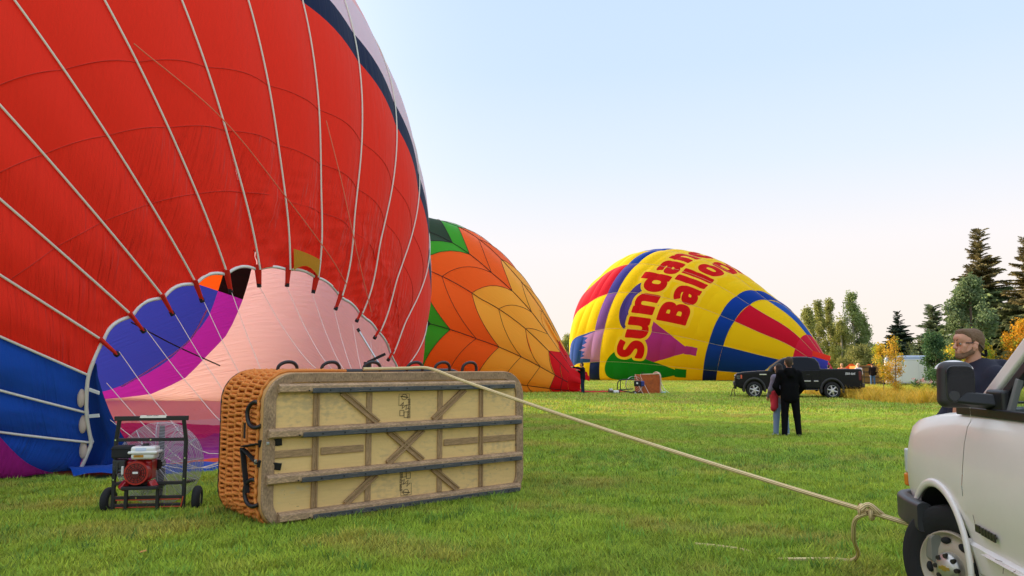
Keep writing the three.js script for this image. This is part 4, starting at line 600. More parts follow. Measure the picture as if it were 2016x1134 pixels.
// white enclosed trailer beyond the yellow sapling
{
  const t = thing('enclosed_trailer', 'long white enclosed trailer with pale blue roof edge, behind the small yellow tree', 'trailer', [26.1, 0, -52.5], R(-26));
  const wp = new THREE.MeshPhysicalMaterial({ color: lin(.80, .81, .84), roughness: .4, clearcoat: .4, side: THREE.DoubleSide });
  let b = new RoundedBoxGeometry(4.9, 1.62, 2.2, 4, .12); b.translate(2.45, 1.22, -1.1); b = cut(b, [new THREE.CylinderGeometry(.45, .45, .6, 30).rotateX(Math.PI / 2).translate(3.9, .34, -.2)]); obj('body', crease(b, 30), wp, t);
  obj('roof', bx(4.8, .30, 2.1, 2.45, 2.15, -1.1, .13), std([.42, .52, .72], .4), t); obj('roof_trim', bx(4.92, .05, 2.24, 2.45, 2.02, -1.1, .02), wp, t); obj('lower_trim', bx(4.92, .10, 2.22, 2.45, .42, -1.1, .03), std([.45, .46, .5], .5), t);
  const w = obj('wheel', new THREE.TorusGeometry(.24, .1, 10, 24).translate(3.9, .34, -.12), M.rubber, t); obj('rim', cyl(.17, .17, .1, 3.9, .34, -.1, 'z', 20), M.steel, w);
  obj('mudguard', new THREE.TorusGeometry(.47, .05, 8, 24, Math.PI).translate(3.9, .34, .01), std([.06, .06, .07], .6), t); obj('panel_joint', [1, 2, 3].map((k) => bx(.02, 1.45, .012, k * 1.05, 1.22, .003, .003)), std([.6, .62, .66], .5), t);
}
{
  const a = V(-.98, 1.575, -8.60), b = V(2.78, .50, -5.33), pts = [V(-1.62, 1.565, -8.16), V(-1.2, 1.572, -8.45), a]; for (let i = 1; i <= 10; i++) { const t = i / 10; pts.push(a.clone().lerp(b, t).add(V(0, -.035 * Math.sin(Math.PI * t), 0))); } pts.push(V(2.95, .46, -5.18));
  const t = thing('tow_rope', 'thick cream rope stretched from the tipped basket to the van bumper, knotted near the van', 'rope');
  obj('rope', new THREE.TubeGeometry(new THREE.CatmullRomCurve3(pts, false, 'centripetal'), 160, .017, 10), ropeMat, t);
  const k = a.clone().lerp(b, .945).add(V(0, -.012, 0)), d = b.clone().sub(a).normalize();
  const wrap = (o, r) => { const w = []; for (let i = 0; i <= 20; i++) { const q = i / 20 * 6.283 * 1.35; w.push(k.clone().addScaledVector(d, o + .012 * i / 20).add(V(0, Math.cos(q) * r, 0)).addScaledVector(V(d.z, 0, -d.x), Math.sin(q) * r)); } return tube(w, .0165, 40, 8); };
  obj('knot', [wrap(-.06, .032), wrap(.015, .036), tube([k.clone().add(V(-.07, .02, .02)), k.clone().add(V(-.02, .06, .03)), k.clone().add(V(.05, .01, .05)), k.clone().add(V(.10, -.03, .02))], .02, 16, 8)], ropeMat, t);
  obj('rope_tail', tube([[k.x - .02, k.y, k.z + .02], [k.x - .07, k.y - .05, k.z - .05], [k.x - .03, k.y - .22, k.z - .2], [2.70, .13, -6.0], [2.70, .06, -6.12], [2.58, .056, -6.17], [2.38, .056, -6.17], [2.2, .048, -6.2], [2.08, .02, -6.33], [1.97, .05, -6.47], [1.80, .056, -6.58], [1.6, .05, -6.70]], .0155, 90, 8), ropeMat, t);
}
// ------------------------------------------------------------------ people
function fieldGeo(caps, cell, k = .025, post) {   // smooth union of tapered capsules, meshed
  const lo = V(9, 9, 9), hi = V(-9, -9, -9); for (const c of caps) for (const [p, r] of [[c[0], c[2]], [c[1], c[3] ?? c[2]]]) { lo.min(V(p[0] - r, p[1] - r, p[2] - r)); hi.max(V(p[0] + r, p[1] + r, p[2] + r)); }
  const pad = cell * 4 + k; lo.subScalar(pad); hi.addScalar(pad); const size = hi.clone().sub(lo), n = Math.min(120, Math.max(18, Math.ceil(Math.max(size.x, size.y, size.z) / cell)));
  const mc = new MarchingCubes(n, M.black, false, false, 120000); mc.isolation = 0; const f = mc.field, s = new Float32Array(n * n * n);
  const cc = caps.map(([a, b, r0, r1]) => { const d = [b[0] - a[0], b[1] - a[1], b[2] - a[2]]; return { a, d, L: Math.max(1e-9, d[0] ** 2 + d[1] ** 2 + d[2] ** 2), r0, r1: r1 ?? r0 }; });
  for (let z = 0; z < n; z++) for (let y = 0; y < n; y++) for (let x = 0; x < n; x++) {
    const px = lo.x + x / n * size.x, py = lo.y + y / n * size.y, pz = lo.z + z / n * size.z; let v = 9;
    for (const c of cc) { const ex = px - c.a[0], ey = py - c.a[1], ez = pz - c.a[2]; const t = clamp((ex * c.d[0] + ey * c.d[1] + ez * c.d[2]) / c.L); const d = Math.hypot(ex - c.d[0] * t, ey - c.d[1] * t, ez - c.d[2] * t) - lerp(c.r0, c.r1, t); const h = Math.max(k - Math.abs(v - d), 0) / k; v = Math.min(v, d) - h * h * k * .25; }
    f[z * n * n + y * n + x] = -(post ? post(v, px, py, pz) : v);
  }
  mc.update(); const cnt = mc.count, P = new Float32Array(cnt * 3), src = mc.positionArray; for (let i = 0; i < cnt; i++) { P[3 * i] = lo.x + (src[3 * i] + 1) / 2 * size.x; P[3 * i + 1] = lo.y + (src[3 * i + 1] + 1) / 2 * size.y; P[3 * i + 2] = lo.z + (src[3 * i + 2] + 1) / 2 * size.z; }
  let g = new THREE.BufferGeometry(); g.setAttribute('position', new THREE.BufferAttribute(P, 3)); g = mergeVertices(g, 1e-4); g.computeVertexNormals(); return g;
}
const cloth = (c) => new THREE.MeshPhysicalMaterial({ color: lin(...c), roughness: .95, specularIntensity: .15, side: THREE.DoubleSide, bumpMap: wrinkleTex, bumpScale: .01 });
const clothBump = { bumpMap: wrinkleTex, bumpScale: .01 };
const skinM = std([.58, .30, .20], .55);
const handCaps = (w, dir, side, curl = .5) => { const o = []; const [x, y, z] = w; const d = V(...dir).normalize(), across = V(side, 0, 0).cross(d).normalize(); const P = (v) => [v.x, v.y, v.z]; const palm = V(x, y, z).addScaledVector(d, .07); o.push([w, P(palm), .028, .036]);
  for (let i = 0; i < 4; i++) { const b = palm.clone().addScaledVector(across, (i - 1.5) * .02); const m = b.clone().addScaledVector(d, .045 - Math.abs(i - 1.3) * .005), e = m.clone().addScaledVector(d, .035).add(V(-side * .02 * curl, 0, 0)); o.push([P(b), P(m), .010, .009], [P(m), P(e), .009, .008]); }
  const tb = V(x, y, z).addScaledVector(d, .03).addScaledVector(across, .035); o.push([P(tb), P(tb.clone().addScaledVector(d, .05).addScaledVector(across, .015)), .012, .009]); return o; };
function person(name, label, pos, turn, o = {}) {
  const t = thing(name, label, 'person', pos, turn); const h = o.h ?? 1, cell = o.cell ?? .03; t.scale.setScalar(h);
  const J = { head: [0, 1.665, .02], neck: [0, 1.50, -.005], shL: [-.185, 1.42, 0], shR: [.185, 1.42, 0], elL: [-.25, 1.13, -.02], elR: [.25, 1.13, -.02], wrL: [-.23, .90, .08], wrR: [.23, .90, .08], hipL: [-.095, .93, 0], hipR: [.095, .93, 0], knL: [-.11, .50, .02], knR: [.11, .50, .02], anL: [-.12, .09, -.01], anR: [.12, .09, -.01], toeL: [-.14, .035, .15], toeR: [.14, .035, .15], ...o.j };
  const off = (p, a, b, c) => [p[0] + a, p[1] + b, p[2] + c], hd = J.head, hf = o.headCaps;
  const mid = (a, b, s) => [lerp(a[0], b[0], s), lerp(a[1], b[1], s), lerp(a[2], b[2], s)];
  const chest = mid(J.shL, J.shR, .5), pel = mid(J.hipL, J.hipR, .5);
  const head = [[off(hd, 0, .035, -.02), off(hd, 0, .02, .015), .088, .083], [off(hd, 0, -.05, .035), off(hd, 0, -.075, .055), .06, .038], [off(hd, 0, .0, .09), off(hd, 0, -.028, .112), .012, .016], [off(hd, -.082, -.01, -.01), off(hd, -.084, -.035, -.008), .016, .012], [off(hd, .082, -.01, -.01), off(hd, .084, -.035, -.008), .016, .012], [J.neck, off(hd, 0, -.05, -.02), .058, .055]];
  const torso = (g) => [[J.shL, J.shR, .07 + g], [off(chest, -.08, -.08, .01), off(pel, -.06, .22, .01), .105 + g, .095 + g], [off(chest, .08, -.08, .01), off(pel, .06, .22, .01), .105 + g, .095 + g], [off(pel, -.06, .2, 0), off(pel, -.06, .03, 0), .095 + g, .105 + g], [off(pel, .06, .2, 0), off(pel, .06, .03, 0), .095 + g, .105 + g], [J.neck, chest, .05 + g * .6, .08 + g]];
  const arms = (g) => [[J.shL, J.elL, .058 + g, .044 + g], [J.elL, J.wrL, .044 + g, .030 + g], [J.shR, J.elR, .058 + g, .044 + g], [J.elR, J.wrR, .044 + g, .030 + g]];
  const legs = (g) => [[J.hipL, J.knL, .088 + g, .058 + g], [J.knL, J.anL, .060 + g, .038 + g * 1.4], [J.hipR, J.knR, .088 + g, .058 + g], [J.knR, J.anR, .060 + g, .038 + g * 1.4]];
  const dirOf = (a, b) => [b[0] - a[0], b[1] - a[1], b[2] - a[2]];
  const feet = (g) => [[off(J.anL, 0, -.03, -.035), J.toeL, .038 + g, .03 + g], [off(J.anR, 0, -.03, -.035), J.toeR, .038 + g, .03 + g]];
  obj('body', fieldGeo([...head, ...torso(0), ...arms(0), ...legs(0), ...feet(-.004), ...handCaps(J.wrL, dirOf(J.elL, J.wrL), -1), ...handCaps(J.wrR, dirOf(J.elR, J.wrR), 1)], cell * .8), o.skin ?? skinM, t);
  const top = obj(o.topName ?? 'jacket', fieldGeo([...torso(.022), ...arms(.018), [off(pel, -.06, .2, 0), off(pel, -.07, o.hem ?? -.06, 0), .12, .128], [off(pel, .06, .2, 0), off(pel, .07, o.hem ?? -.06, 0), .12, .128], ...(o.hood ? [[off(J.neck, -.07, .0, -.07), off(J.neck, .07, .0, -.07), .06], [off(J.neck, 0, -.05, -.10), off(J.neck, 0, -.1, -.11), .07]] : [])], cell, .04), cloth(o.top), t);
  obj('trousers', fieldGeo([...legs(.016), [off(pel, -.06, .08, 0), off(pel, -.06, -.03, 0), .11], [off(pel, .06, .08, 0), off(pel, .06, -.03, 0), .11]], cell, .03), cloth(o.bottom), t);
  obj('shoe', fieldGeo([[off(J.anL, 0, -.04, -.04), J.toeL, .045, .036]], cell * .6, .01), std(o.shoes, .7), t); obj('shoe', fieldGeo([[off(J.anR, 0, -.04, -.04), J.toeR, .045, .036]], cell * .6, .01), std(o.shoes, .7), t);
  if (o.hair) obj('hair', fieldGeo([[off(hd, 0, .05, -.035), off(hd, 0, .05, .005), .09, .078], [off(hd, 0, .0, -.05), off(hd, 0, -.05, -.055), .075, .055], ...(o.longHair ?? []).map(([a, b, r, s]) => [off(hd, ...a), off(hd, ...b), r, s])], cell * .7, .02), std(o.hair, .75, 0, { bumpMap: wrinkleTex, bumpScale: .01 }), t);
  if (o.cap) { obj('cap', fieldGeo([[off(hd, 0, .06, -.02), off(hd, 0, .06, .01), .094], [off(hd, -.03, .05, .1), off(hd, .03, .05, .1), .02], [off(hd, -.04, .04, .14), off(hd, .04, .04, .14), .014]], cell * .7, .02), std(o.cap, .85), t); }
  return t;
}
person('person', 'man in black jacket and trousers standing with his back turned before the pickup', [6.19, 0, -16.75], R(172), { h: 1.0, cell: .022, hood: true, top: [.006, .006, .007], bottom: [.007, .007, .009], shoes: [.02, .02, .022], hair: [.05, .028, .018], hem: -.05,
  j: { elL: [-.30, 1.14, .02], elR: [.30, 1.14, .02], wrL: [-.20, .97, .16], wrR: [.20, .97, .16], anL: [-.16, .09, -.01], anR: [.15, .09, -.02], knL: [-.135, .5, .02], knR: [.125, .5, .02], toeL: [-.22, .035, .13], toeR: [.21, .035, .13] } });
{
  const w = person('person', 'woman with long dark hair and pale jeans leaning close to the man in black', [6.13, 0, -17.12], R(200), { h: .93, cell: .022, top: [.22, .20, .26], topName: 'sweater', bottom: [.20, .28, .42], shoes: [.55, .54, .55], hair: [.018, .010, .008], longHair: [[[0, -.02, -.07], [.02, -.34, -.10], .075, .06], [[.05, -.02, -.05], [.09, -.36, -.06], .05, .045], [[-.05, -.02, -.05], [-.06, -.32, -.07], .05, .045]],
    j: { head: [.03, 1.64, .05], elR: [.27, 1.14, .05], wrR: [.22, .98, .20], elL: [-.25, 1.14, .03], wrL: [-.12, .98, .2], anR: [.20, .09, .0], toeR: [.30, .035, .12], knR: [.15, .5, .02] } });
  const b = obj('red_garment', fieldGeo([[[.24, 1.06, -.02], [.20, .75, -.02], .06, .07], [[.17, 1.02, -.04], [.27, .70, -.03], .055, .075], [[.25, .98, .05], [.22, .66, .03], .05, .055]], .02, .03), std([.45, .015, .03], .85, 0, clothBump)); b.name = numbered('red_garment'); b.position.copy(w.position); b.rotation.copy(w.rotation); b.scale.copy(w.scale); b.updateMatrix();
  b.name = 'red_jacket'; tag(b, 'folded red jacket hanging over the woman\'s arm beside the man in black', 'jacket');
}
person('person', 'person in dark jacket holding the red mouth of the orange balloon', [4.02, 0, -42.6], R(-108), { h: 1.0, cell: .035, top: [.012, .012, .02], bottom: [.02, .03, .06], shoes: [.02, .02, .02], hair: [.015, .012, .01], j: { elR: [.30, 1.48, .22], wrR: [.26, 1.52, .48], elL: [-.26, 1.18, .1], wrL: [-.2, 1.3, .3], head: [0, 1.64, .06], anL: [-.16, .09, 0], anR: [.16, .09, .0], toeL: [-.18, .035, .15], toeR: [.18, .035, .15] } });
person('person', 'man in black jacket, cap and blue jeans beside the far tipped basket', [28.6, 0, -59.5], R(150), { h: .98, cell: .045, top: [.02, .014, .014], bottom: [.10, .17, .32], shoes: [.03, .025, .02], cap: [.10, .02, .015], hem: -.02 });
person('person', 'person in pale top and black trousers, half hidden by the yellow sapling', [29.35, 0, -59.0], R(70), { h: .92, cell: .045, top: [.62, .50, .40], topName: 'shirt', bottom: [.012, .012, .014], shoes: [.02, .02, .02], hair: [.05, .03, .02], j: { anL: [-.12, .09, -.14], toeL: [-.13, .035, .0], anR: [.12, .09, .16], toeR: [.13, .035, .3], knR: [.11, .5, .12] } });
person('person', 'person in salmon top seen over the front of the pickup bed', [20.25, 0, -46.0], R(160), { h: .97, cell: .05, top: [.85, .30, .16], topName: 'shirt', bottom: [.05, .06, .09], shoes: [.03, .03, .03], hair: [.55, .30, .18] });
person('person', 'person in white and orange top seen over the back of the pickup bed', [21.35, 0, -46.2], R(200), { h: .98, cell: .05, top: [.75, .62, .62], topName: 'shirt', bottom: [.05, .06, .09], shoes: [.03, .03, .03], hair: [.6, .38, .26] });
person('person', 'person in teal jacket at the far left of the group behind the pickup', [19.7, 0, -46.6], R(120), { h: .92, cell: .05, top: [.02, .16, .20], bottom: [.04, .04, .06], shoes: [.03, .03, .03], hair: [.02, .015, .012] });

// the bearded man beyond the van: head modelled finely
{
  const t = thing('person', 'man with short fair hair, beard and dark glasses looking left, beside the van bonnet', 'person', [3.93, .02, -6.45], R(-90)); t.scale.setScalar(1.035);
  const cx = 0, hy = 1.70;   // faces +z before the turn
  const sk = std([.60, .29, .18], .5, 0, { bumpMap: grainTex, bumpScale: .0015 });
  const face = [
    [[0, hy + .042, -.045], [0, hy + .04, .012], .083, .078], [[0, hy + .02, -.05], [0, hy - .01, -.055], .08, .068], [[-.02, hy + .05, .05], [.02, hy + .05, .05], .046], [[-.025, hy + .075, .03], [.025, hy + .075, .03], .045],
    [[-.03, hy + .027, .078], [.03, hy + .027, .078], .0135], [[0, hy + .022, .088], [0, hy - .016, .106], .0075, .0105], [[0, hy - .02, .104], [0, hy - .024, .110], .0105], [[-.011, hy - .026, .096], [.011, hy - .026, .096], .0085],
    [[-.048, hy - .012, .05], [-.034, hy - .05, .054], .024, .026], [[.048, hy - .012, .05], [.034, hy - .05, .054], .024, .026], [[0, hy - .045, .062], [0, hy - .09, .058], .032, .030],
    [[-.016, hy - .053, .087], [.016, hy - .053, .087], .0085], [[-.014, hy - .067, .085], [.014, hy - .067, .085], .0085], [[-.008, hy - .095, .076], [.008, hy - .095, .076], .021],
    [[-.06, hy - .055, -.005], [-.022, hy - .095, .058], .022, .02], [[.06, hy - .055, -.005], [.022, hy - .095, .058], .022, .02], [[-.055, hy - .01, 0], [-.05, hy - .05, .02], .026, .024], [[.055, hy - .01, 0], [.05, hy - .05, .02], .026, .024],
    [[0, hy - .17, -.05], [0, hy - .04, -.035], .060, .058], [[0, hy - .24, -.055], [0, hy - .16, -.05], .075, .060],
  ];
  const ear = (s) => [[[s * .083, hy + .012, -.012], [s * .092, hy + .008, -.028], .009], [[s * .092, hy + .008, -.028], [s * .089, hy - .03, -.02], .0085], [[s * .089, hy - .03, -.02], [s * .082, hy - .045, -.008], .009], [[s * .083, hy + .012, -.012], [s * .083, hy - .03, -.006], .006], [[s * .08, hy - .01, -.012], [s * .082, hy - .02, -.012], .014]];
  const bodyG = fieldGeo([[[-.20, 1.42, -.06], [.20, 1.42, -.06], .08], [[0, 1.4, -.06], [0, 1.0, 0], .16, .15], [[-.1, .95, 0], [-.1, .1, 0], .09, .04], [[.1, .95, 0], [.1, .1, 0], .09, .04], [[-.22, 1.4, -.06], [-.26, 1.12, .02], .06, .045], [[-.26, 1.12, .02], [-.2, 1.0, .22], .045, .03], [[.22, 1.4, -.06], [.26, 1.12, .02], .06, .045], [[.26, 1.12, .02], [.2, 1.0, .22], .045, .03], ...handCaps([-.2, 1.0, .22], [.3, -.3, .8], -1), ...handCaps([.2, 1.0, .22], [-.3, -.3, .8], 1), [[0, 1.53, -.06], [0, 1.4, -.06], .07, .1], [[-.1, .06, -.04], [-.1, .04, .15], .04, .03], [[.1, .06, -.04], [.1, .04, .15], .04, .03]], .03, .03);
  const hg = fieldGeo([...face, ...ear(1), ...ear(-1)], .0038, .009);
  obj('body', [hg, bodyG], sk, t);
  const hairM = std([.15, .085, .042], .8, 0, { bumpMap: wrinkleTex, bumpScale: .02 });
  // hair and beard follow the skull: the same head a few millimetres proud, kept above the hairline and below the cheeks
  const hairline = (z) => table([[-.14, hy - .075], [-.09, hy - .085], [-.055, hy - .05], [-.042, hy + .015], [-.02, hy + .03], [-.014, hy + .0], [.004, hy + .004], [.012, hy + .05], [.035, hy + .066], [.06, hy + .088], [.12, hy + .10]], z);
  obj('hair', fieldGeo(face, .0045, .009, (v, x, y, z) => Math.max(v + .001 - .0085 * clamp((y - hairline(z)) / .028) - .006 * clamp((y - hy - .06) / .06) - .0026 * N3(x * 90, y * 60, z * 60), (hairline(z) - y) * .8)), hairM, t);
  obj('beard', fieldGeo(face, .0042, .009, (v, x, y, z) => Math.max(v - .0035 - .0018 * N3(x * 120, y * 120, z * 120), y - table([[-.02, hy - .0], [.0, hy - .004], [.012, hy - .035], [.045, hy - .062], [.07, hy - .07], [.12, hy - .072]], z), -.012 - z, (table([[-.012, hy - .074], [.02, hy - .092], [.055, hy - .122], [.12, hy - .126]], z) - y) * .8)), std([.21, .115, .065], .9, 0, { bumpMap: grainTex, bumpScale: .01 }), t);
  obj('moustache', tube([[-.026, hy - .05, .082], [0, hy - .044, .0945], [.026, hy - .05, .082]], .0045, 12, 6), std([.24, .13, .08], .9), t);
  obj('eyebrow', [[-1], [1]].map(([s]) => tube([[s * .014, hy + .036, .094], [s * .03, hy + .042, .09], [s * .048, hy + .035, .076]], .0055, 10, 6)), hairM, t);
  obj('eye', [-1, 1].map((s) => new THREE.SphereGeometry(.0115, 14, 10).translate(s * .030, hy + .010, .0735)), std([.5, .46, .44], .2), t); obj('iris', [-1, 1].map((s) => new THREE.SphereGeometry(.006, 10, 8).translate(s * .0315, hy + .010, .0815)), std([.05, .06, .07], .2), t);
  obj('glasses_arm', [-1, 1].map((s) => tube([[s * .074, hy + .014, .055], [s * .084, hy + .013, .02], [s * .088, hy + .012, -.015], [s * .083, hy - .005, -.055], [s * .07, hy - .04, -.09], [s * .03, hy - .07, -.135]], .0042, 24, 6)), M.black, t);
  obj('glasses_strap', tube([[-.06, hy - .05, -.115], [0, hy - .09, -.145], [.06, hy - .05, -.115]], .012, 16, 8), M.blackMatt, t);
  obj('lip', [tube([[-.02, hy - .061, .083], [0, hy - .060, .0945], [.02, hy - .061, .083]], .0045, 10, 6)], std([.50, .18, .13], .5), t);
  obj('jacket', fieldGeo([[[-.215, 1.435, -.09], [.215, 1.435, -.09], .095], [[-.08, 1.46, -.09], [.08, 1.46, -.09], .12], [[-.09, 1.35, -.06], [-.08, .95, .0], .155, .15], [[.09, 1.35, -.06], [.08, .95, .0], .155, .15], [[-.22, 1.41, -.07], [-.27, 1.12, .02], .085, .07], [[-.27, 1.12, .02], [-.21, 1.01, .2], .07, .05], [[.22, 1.41, -.07], [.27, 1.12, .02], .085, .07], [[.27, 1.12, .02], [.21, 1.01, .2], .07, .05], [[-.05, 1.50, -.10], [.05, 1.50, -.10], .085], [[0, 1.47, -.05], [0, 1.36, .03], .10, .12], [[-.09, 1.49, -.08], [-.05, 1.44, .06], .045, .03], [[.09, 1.49, -.08], [.05, 1.44, .06], .045, .03], [[-.1, 1.52, -.22], [.1, 1.52, -.22], .06], [[0, 1.45, -.25], [0, 1.38, -.22], .08]], .016, .03), std([.012, .013, .028], .92, 0, { bumpMap: wrinkleTex, bumpScale: .03 }), t);
  obj('trousers', fieldGeo([[[-.1, .97, 0], [-.105, .1, 0], .11, .06], [[.1, .97, 0], [.105, .1, 0], .11, .06]], .03, .03), std([.03, .03, .035], .9), t); obj('shoe', fieldGeo([[[-.1, .05, -.05], [-.11, .035, .16], .045, .036]], .02, .01), M.blackMatt, t); obj('shoe', fieldGeo([[[.1, .05, -.05], [.11, .035, .16], .045, .036]], .02, .01), M.blackMatt, t);
}
// ------------------------------------------------------------------ things by the orange balloon
{
  const t = thing('balloon_basket', 'small reddish wicker basket lying open beside the fan with the blue engine', 'basket', [7.7, 0, -42.2], R(12));
  const w = std([.42, .20, .12], .8, 0, { map: wickerTex, bumpMap: wickerTex, bumpScale: .02 }); w.color.setRGB(.55, .30, .26);
  const s = roundRect(1.0, 1.05, .1, 0, 0); const side = extr(roundRect(1.1, 1.08, .08, -.55, .02), .05, .01); obj('wicker_wall', [side.clone().translate(-.1, 0, .42), side.clone().translate(-.1, 0, -.5), bx(1.1, .05, .92, -.1, .05, 0), bx(1.1, .05, .92, -.1, 1.08, 0)], w, t);
  obj('floor_board', bx(.05, 1.06, .94, -.64, .56, 0), w, t); obj('padded_rim', [tube([[.47, .03, .46], [.47, 1.1, .46], [.47, 1.1, -.5], [.47, .03, -.5], [.47, .03, .46]].flatMap((p) => [p]), .045, 60, 8)], std([.62, .42, .32], .8), t); obj('floor_cord', tube([[-.62, 1.12, .3], [-.1, 1.14, .48], [.45, 1.16, .48]], .02, 12, 6), std([.75, .62, .45], .8), t); obj('cushion', bx(.06, .9, .8, .30, .55, -.03), std([.10, .06, .045], .9), t);
  obj('line', [tube([[.5, .8, .4], [.7, .3, .5], [1.0, .03, .7]], .016, 12, 5), tube([[.48, .35, .5], [.6, .15, .55], [.75, .05, .5]], .02, 12, 5)], std([.80, .80, .72], .8), t); obj('pale_cloth', bx(.26, .14, .16, .66, .10, .46, .05), std([.45, .70, .72], .8), t);
  obj('upright', [rod([-.62, 1.08, .42], [-.56, 1.22, .46], .015), rod([-.45, 1.22, .44], [-.62, 1.24, .45], .015)], M.blackMatt, t);
}
{
  const t = thing('inflation_fan', 'fan with blue engine and long black handle tipped beside the small wicker basket', 'fan', [6.75, 0, -41.3], R(5));
  obj('guard', new THREE.CylinderGeometry(.46, .46, .2, 28, 1, true).rotateX(Math.PI / 2).translate(.0, .56, -.2), std([.26, .24, .24], .6, .3), t); obj('guard_ring', [.15, .25, .35, .46].map((r) => new THREE.TorusGeometry(r, .008, 5, 32).translate(0, .56, -.1)), M.steel, t);
  obj('frame', [tube([[-.1, .85, 0], [-.75, .82, 0], [-.92, .72, 0], [-.98, .3, 0]], .03, 20, 8), rod([-.80, .8, 0], [-.80, .28, 0], .024), rod([-.95, .28, 0], [-.1, .34, 0], .026), rod([-.9, .28, 0], [.0, .1, .05], .026), rod([-.15, .2, .08], [.4, .12, .1], .026)], M.black, t);
  obj('engine', [bx(.36, .3, .3, .14, .62, .05, .05)], M.blackMatt, t); obj('engine_cover', [bx(.2, .3, .3, .40, .62, .06, .06)], std([.015, .035, .22], .35), t); obj('fuel_cap', cyl(.05, .05, .03, .08, .65, .22, 'z', 16), M.white, t);
  const wh = obj('wheel', new THREE.TorusGeometry(.075, .035, 8, 20).translate(-.02, .11, .16), M.rubber, t); obj('rim', cyl(.055, .055, .05, -.02, .11, .16, 'z', 16), M.white, wh);
  obj('guy_line', [rod([.18, .5, .2], [.36, .02, .5], .012), rod([.5, .55, .2], [.68, .0, .6], .012), rod([.02, 1.15, .0], [.12, .8, .15], .01), rod([.3, 1.1, 0], [.38, .8, .15], .012)], std([.72, .58, .5], .8), t);
}
{ const t = thing('burner', 'small burner with grey coil and white cylinder lying on the grass at the fan handle', 'burner', [5.55, 0, -42.0], R(15)); obj('coil', [0, 1, 2, 3].map((i) => new THREE.TorusGeometry(.10, .02, 6, 16).rotateY(Math.PI / 2).translate(-.12 + i * .05, .22, 0)), M.steel, t); obj('can', cyl(.12, .12, .2, -.05, .2, 0, 'x', 18), std([.20, .16, .14], .5, .4), t); obj('cylinder', cyl(.1, .1, .3, .26, .13, .02, 'x', 18), M.white, t); obj('valve', [cyl(.03, .03, .1, .46, .13, .02, 'x'), bx(.05, .09, .05, .5, .15, .02)], M.blackMatt, t); obj('stand', [rod([-.1, .02, .08], [-.1, .2, 0], .012), rod([-.1, .02, -.08], [-.1, .2, 0], .012)], M.blackMatt, t); }
// far basket on its side with its braced floor
{
  const t = thing('balloon_basket', 'tall tan basket floor braced with dark slats, tipped on its side behind the pickup tail', 'basket', [27.9, 0, -60.5], R(4));
  obj('floor_board', bx(2.3, 1.62, .06, 1.1, .83, 0), std([.42, .32, .20], .7, 0, { map: woodTex }), t); obj('edge', [bx(.10, 1.66, .14, -.06, .83, -.02, .04)], std([.72, .60, .5], .7), t); obj('wicker_wall', bx(2.3, 1.56, 1.1, 1.1, .80, -.62), BM.wickerDark, t);
  for (const y of [.25, .7, 1.1, 1.5]) obj('runner', bx(2.2, .06, .05, 1.1, y, .055), std([.05, .045, .04], .7), t); for (const x of [.5, 1.3, 2.0]) obj('batten', bx(.06, 1.5, .02, x, .82, .042), std([.12, .10, .08], .7), t);
}
for (const [i, [x, z, w, h, l]] of [[29.9, -66, 1.2, 1.75, 'orange balloon cloth bundle heaped behind the back of the pickup bed'], [31.6, -66.5, 1.6, 1.72, 'broad orange cloth bundle beside the far tipped basket']].entries()) { const g = new THREE.SphereGeometry(1, 24, 14); const p = g.attributes.position; for (let k = 0; k < p.count; k++) { const a = V().fromBufferAttribute(p, k); const q = 1 + .18 * N3(a.x * 2 + i * 5, a.y * 2, a.z * 2); p.setXYZ(k, a.x * w * .55 * q, Math.max(0, a.y * h * .55 * q + h * .45), a.z * .7 * q); } g.translate(0, 0, 0); g.computeVertexNormals(); const m = obj('envelope_bundle', g, F.orangeF); m.position.set(x, 0, z); tag(m, l, 'balloon cloth'); }
// ------------------------------------------------------------------ trees, saplings and the uncut grass
const leafMat = (c, th = .4) => new THREE.MeshPhysicalMaterial({ color: lin(...c), roughness: .9, transmission: th, thickness: 0, specularIntensity: .3, side: THREE.DoubleSide });
const barkM = std([.14, .10, .075], .95, 0, { bumpMap: grainTex, bumpScale: .02 }), paleBark = std([.36, .31, .25], .9, 0, { bumpMap: grainTex, bumpScale: .02 });
function leafCluster(n, size, spread, s, w = .5) {   // a loose spray of leaf-shaped faces
  srand(s); const P = [], I = [], NN = [];
  for (let k = 0; k < n; k++) { const c = V(rr(-1, 1), rr(-1, 1), rr(-1, 1)).multiplyScalar(spread), a = V(rr(-1, 1), rr(-.8, .6), rr(-1, 1)).normalize(), b = a.clone().cross(V(rr(-1, 1), rr(-1, 1), rr(-1, 1))).normalize(), L = size * rr(.7, 1.3), q = P.length / 3, nn = a.clone().cross(b);
    const pts = [c, c.clone().addScaledVector(a, L * .5).addScaledVector(b, L * w * .5), c.clone().addScaledVector(a, L), c.clone().addScaledVector(a, L * .5).addScaledVector(b, -L * w * .5)]; pts.forEach((p) => { P.push(p.x, p.y, p.z); NN.push(nn.x, nn.y, nn.z); }); I.push(q, q + 1, q + 2, q, q + 2, q + 3); }
  const g = new THREE.BufferGeometry(); g.setAttribute('position', new THREE.Float32BufferAttribute(P, 3)); g.setAttribute('normal', new THREE.Float32BufferAttribute(NN, 3)); g.setIndex(I); return g;
}
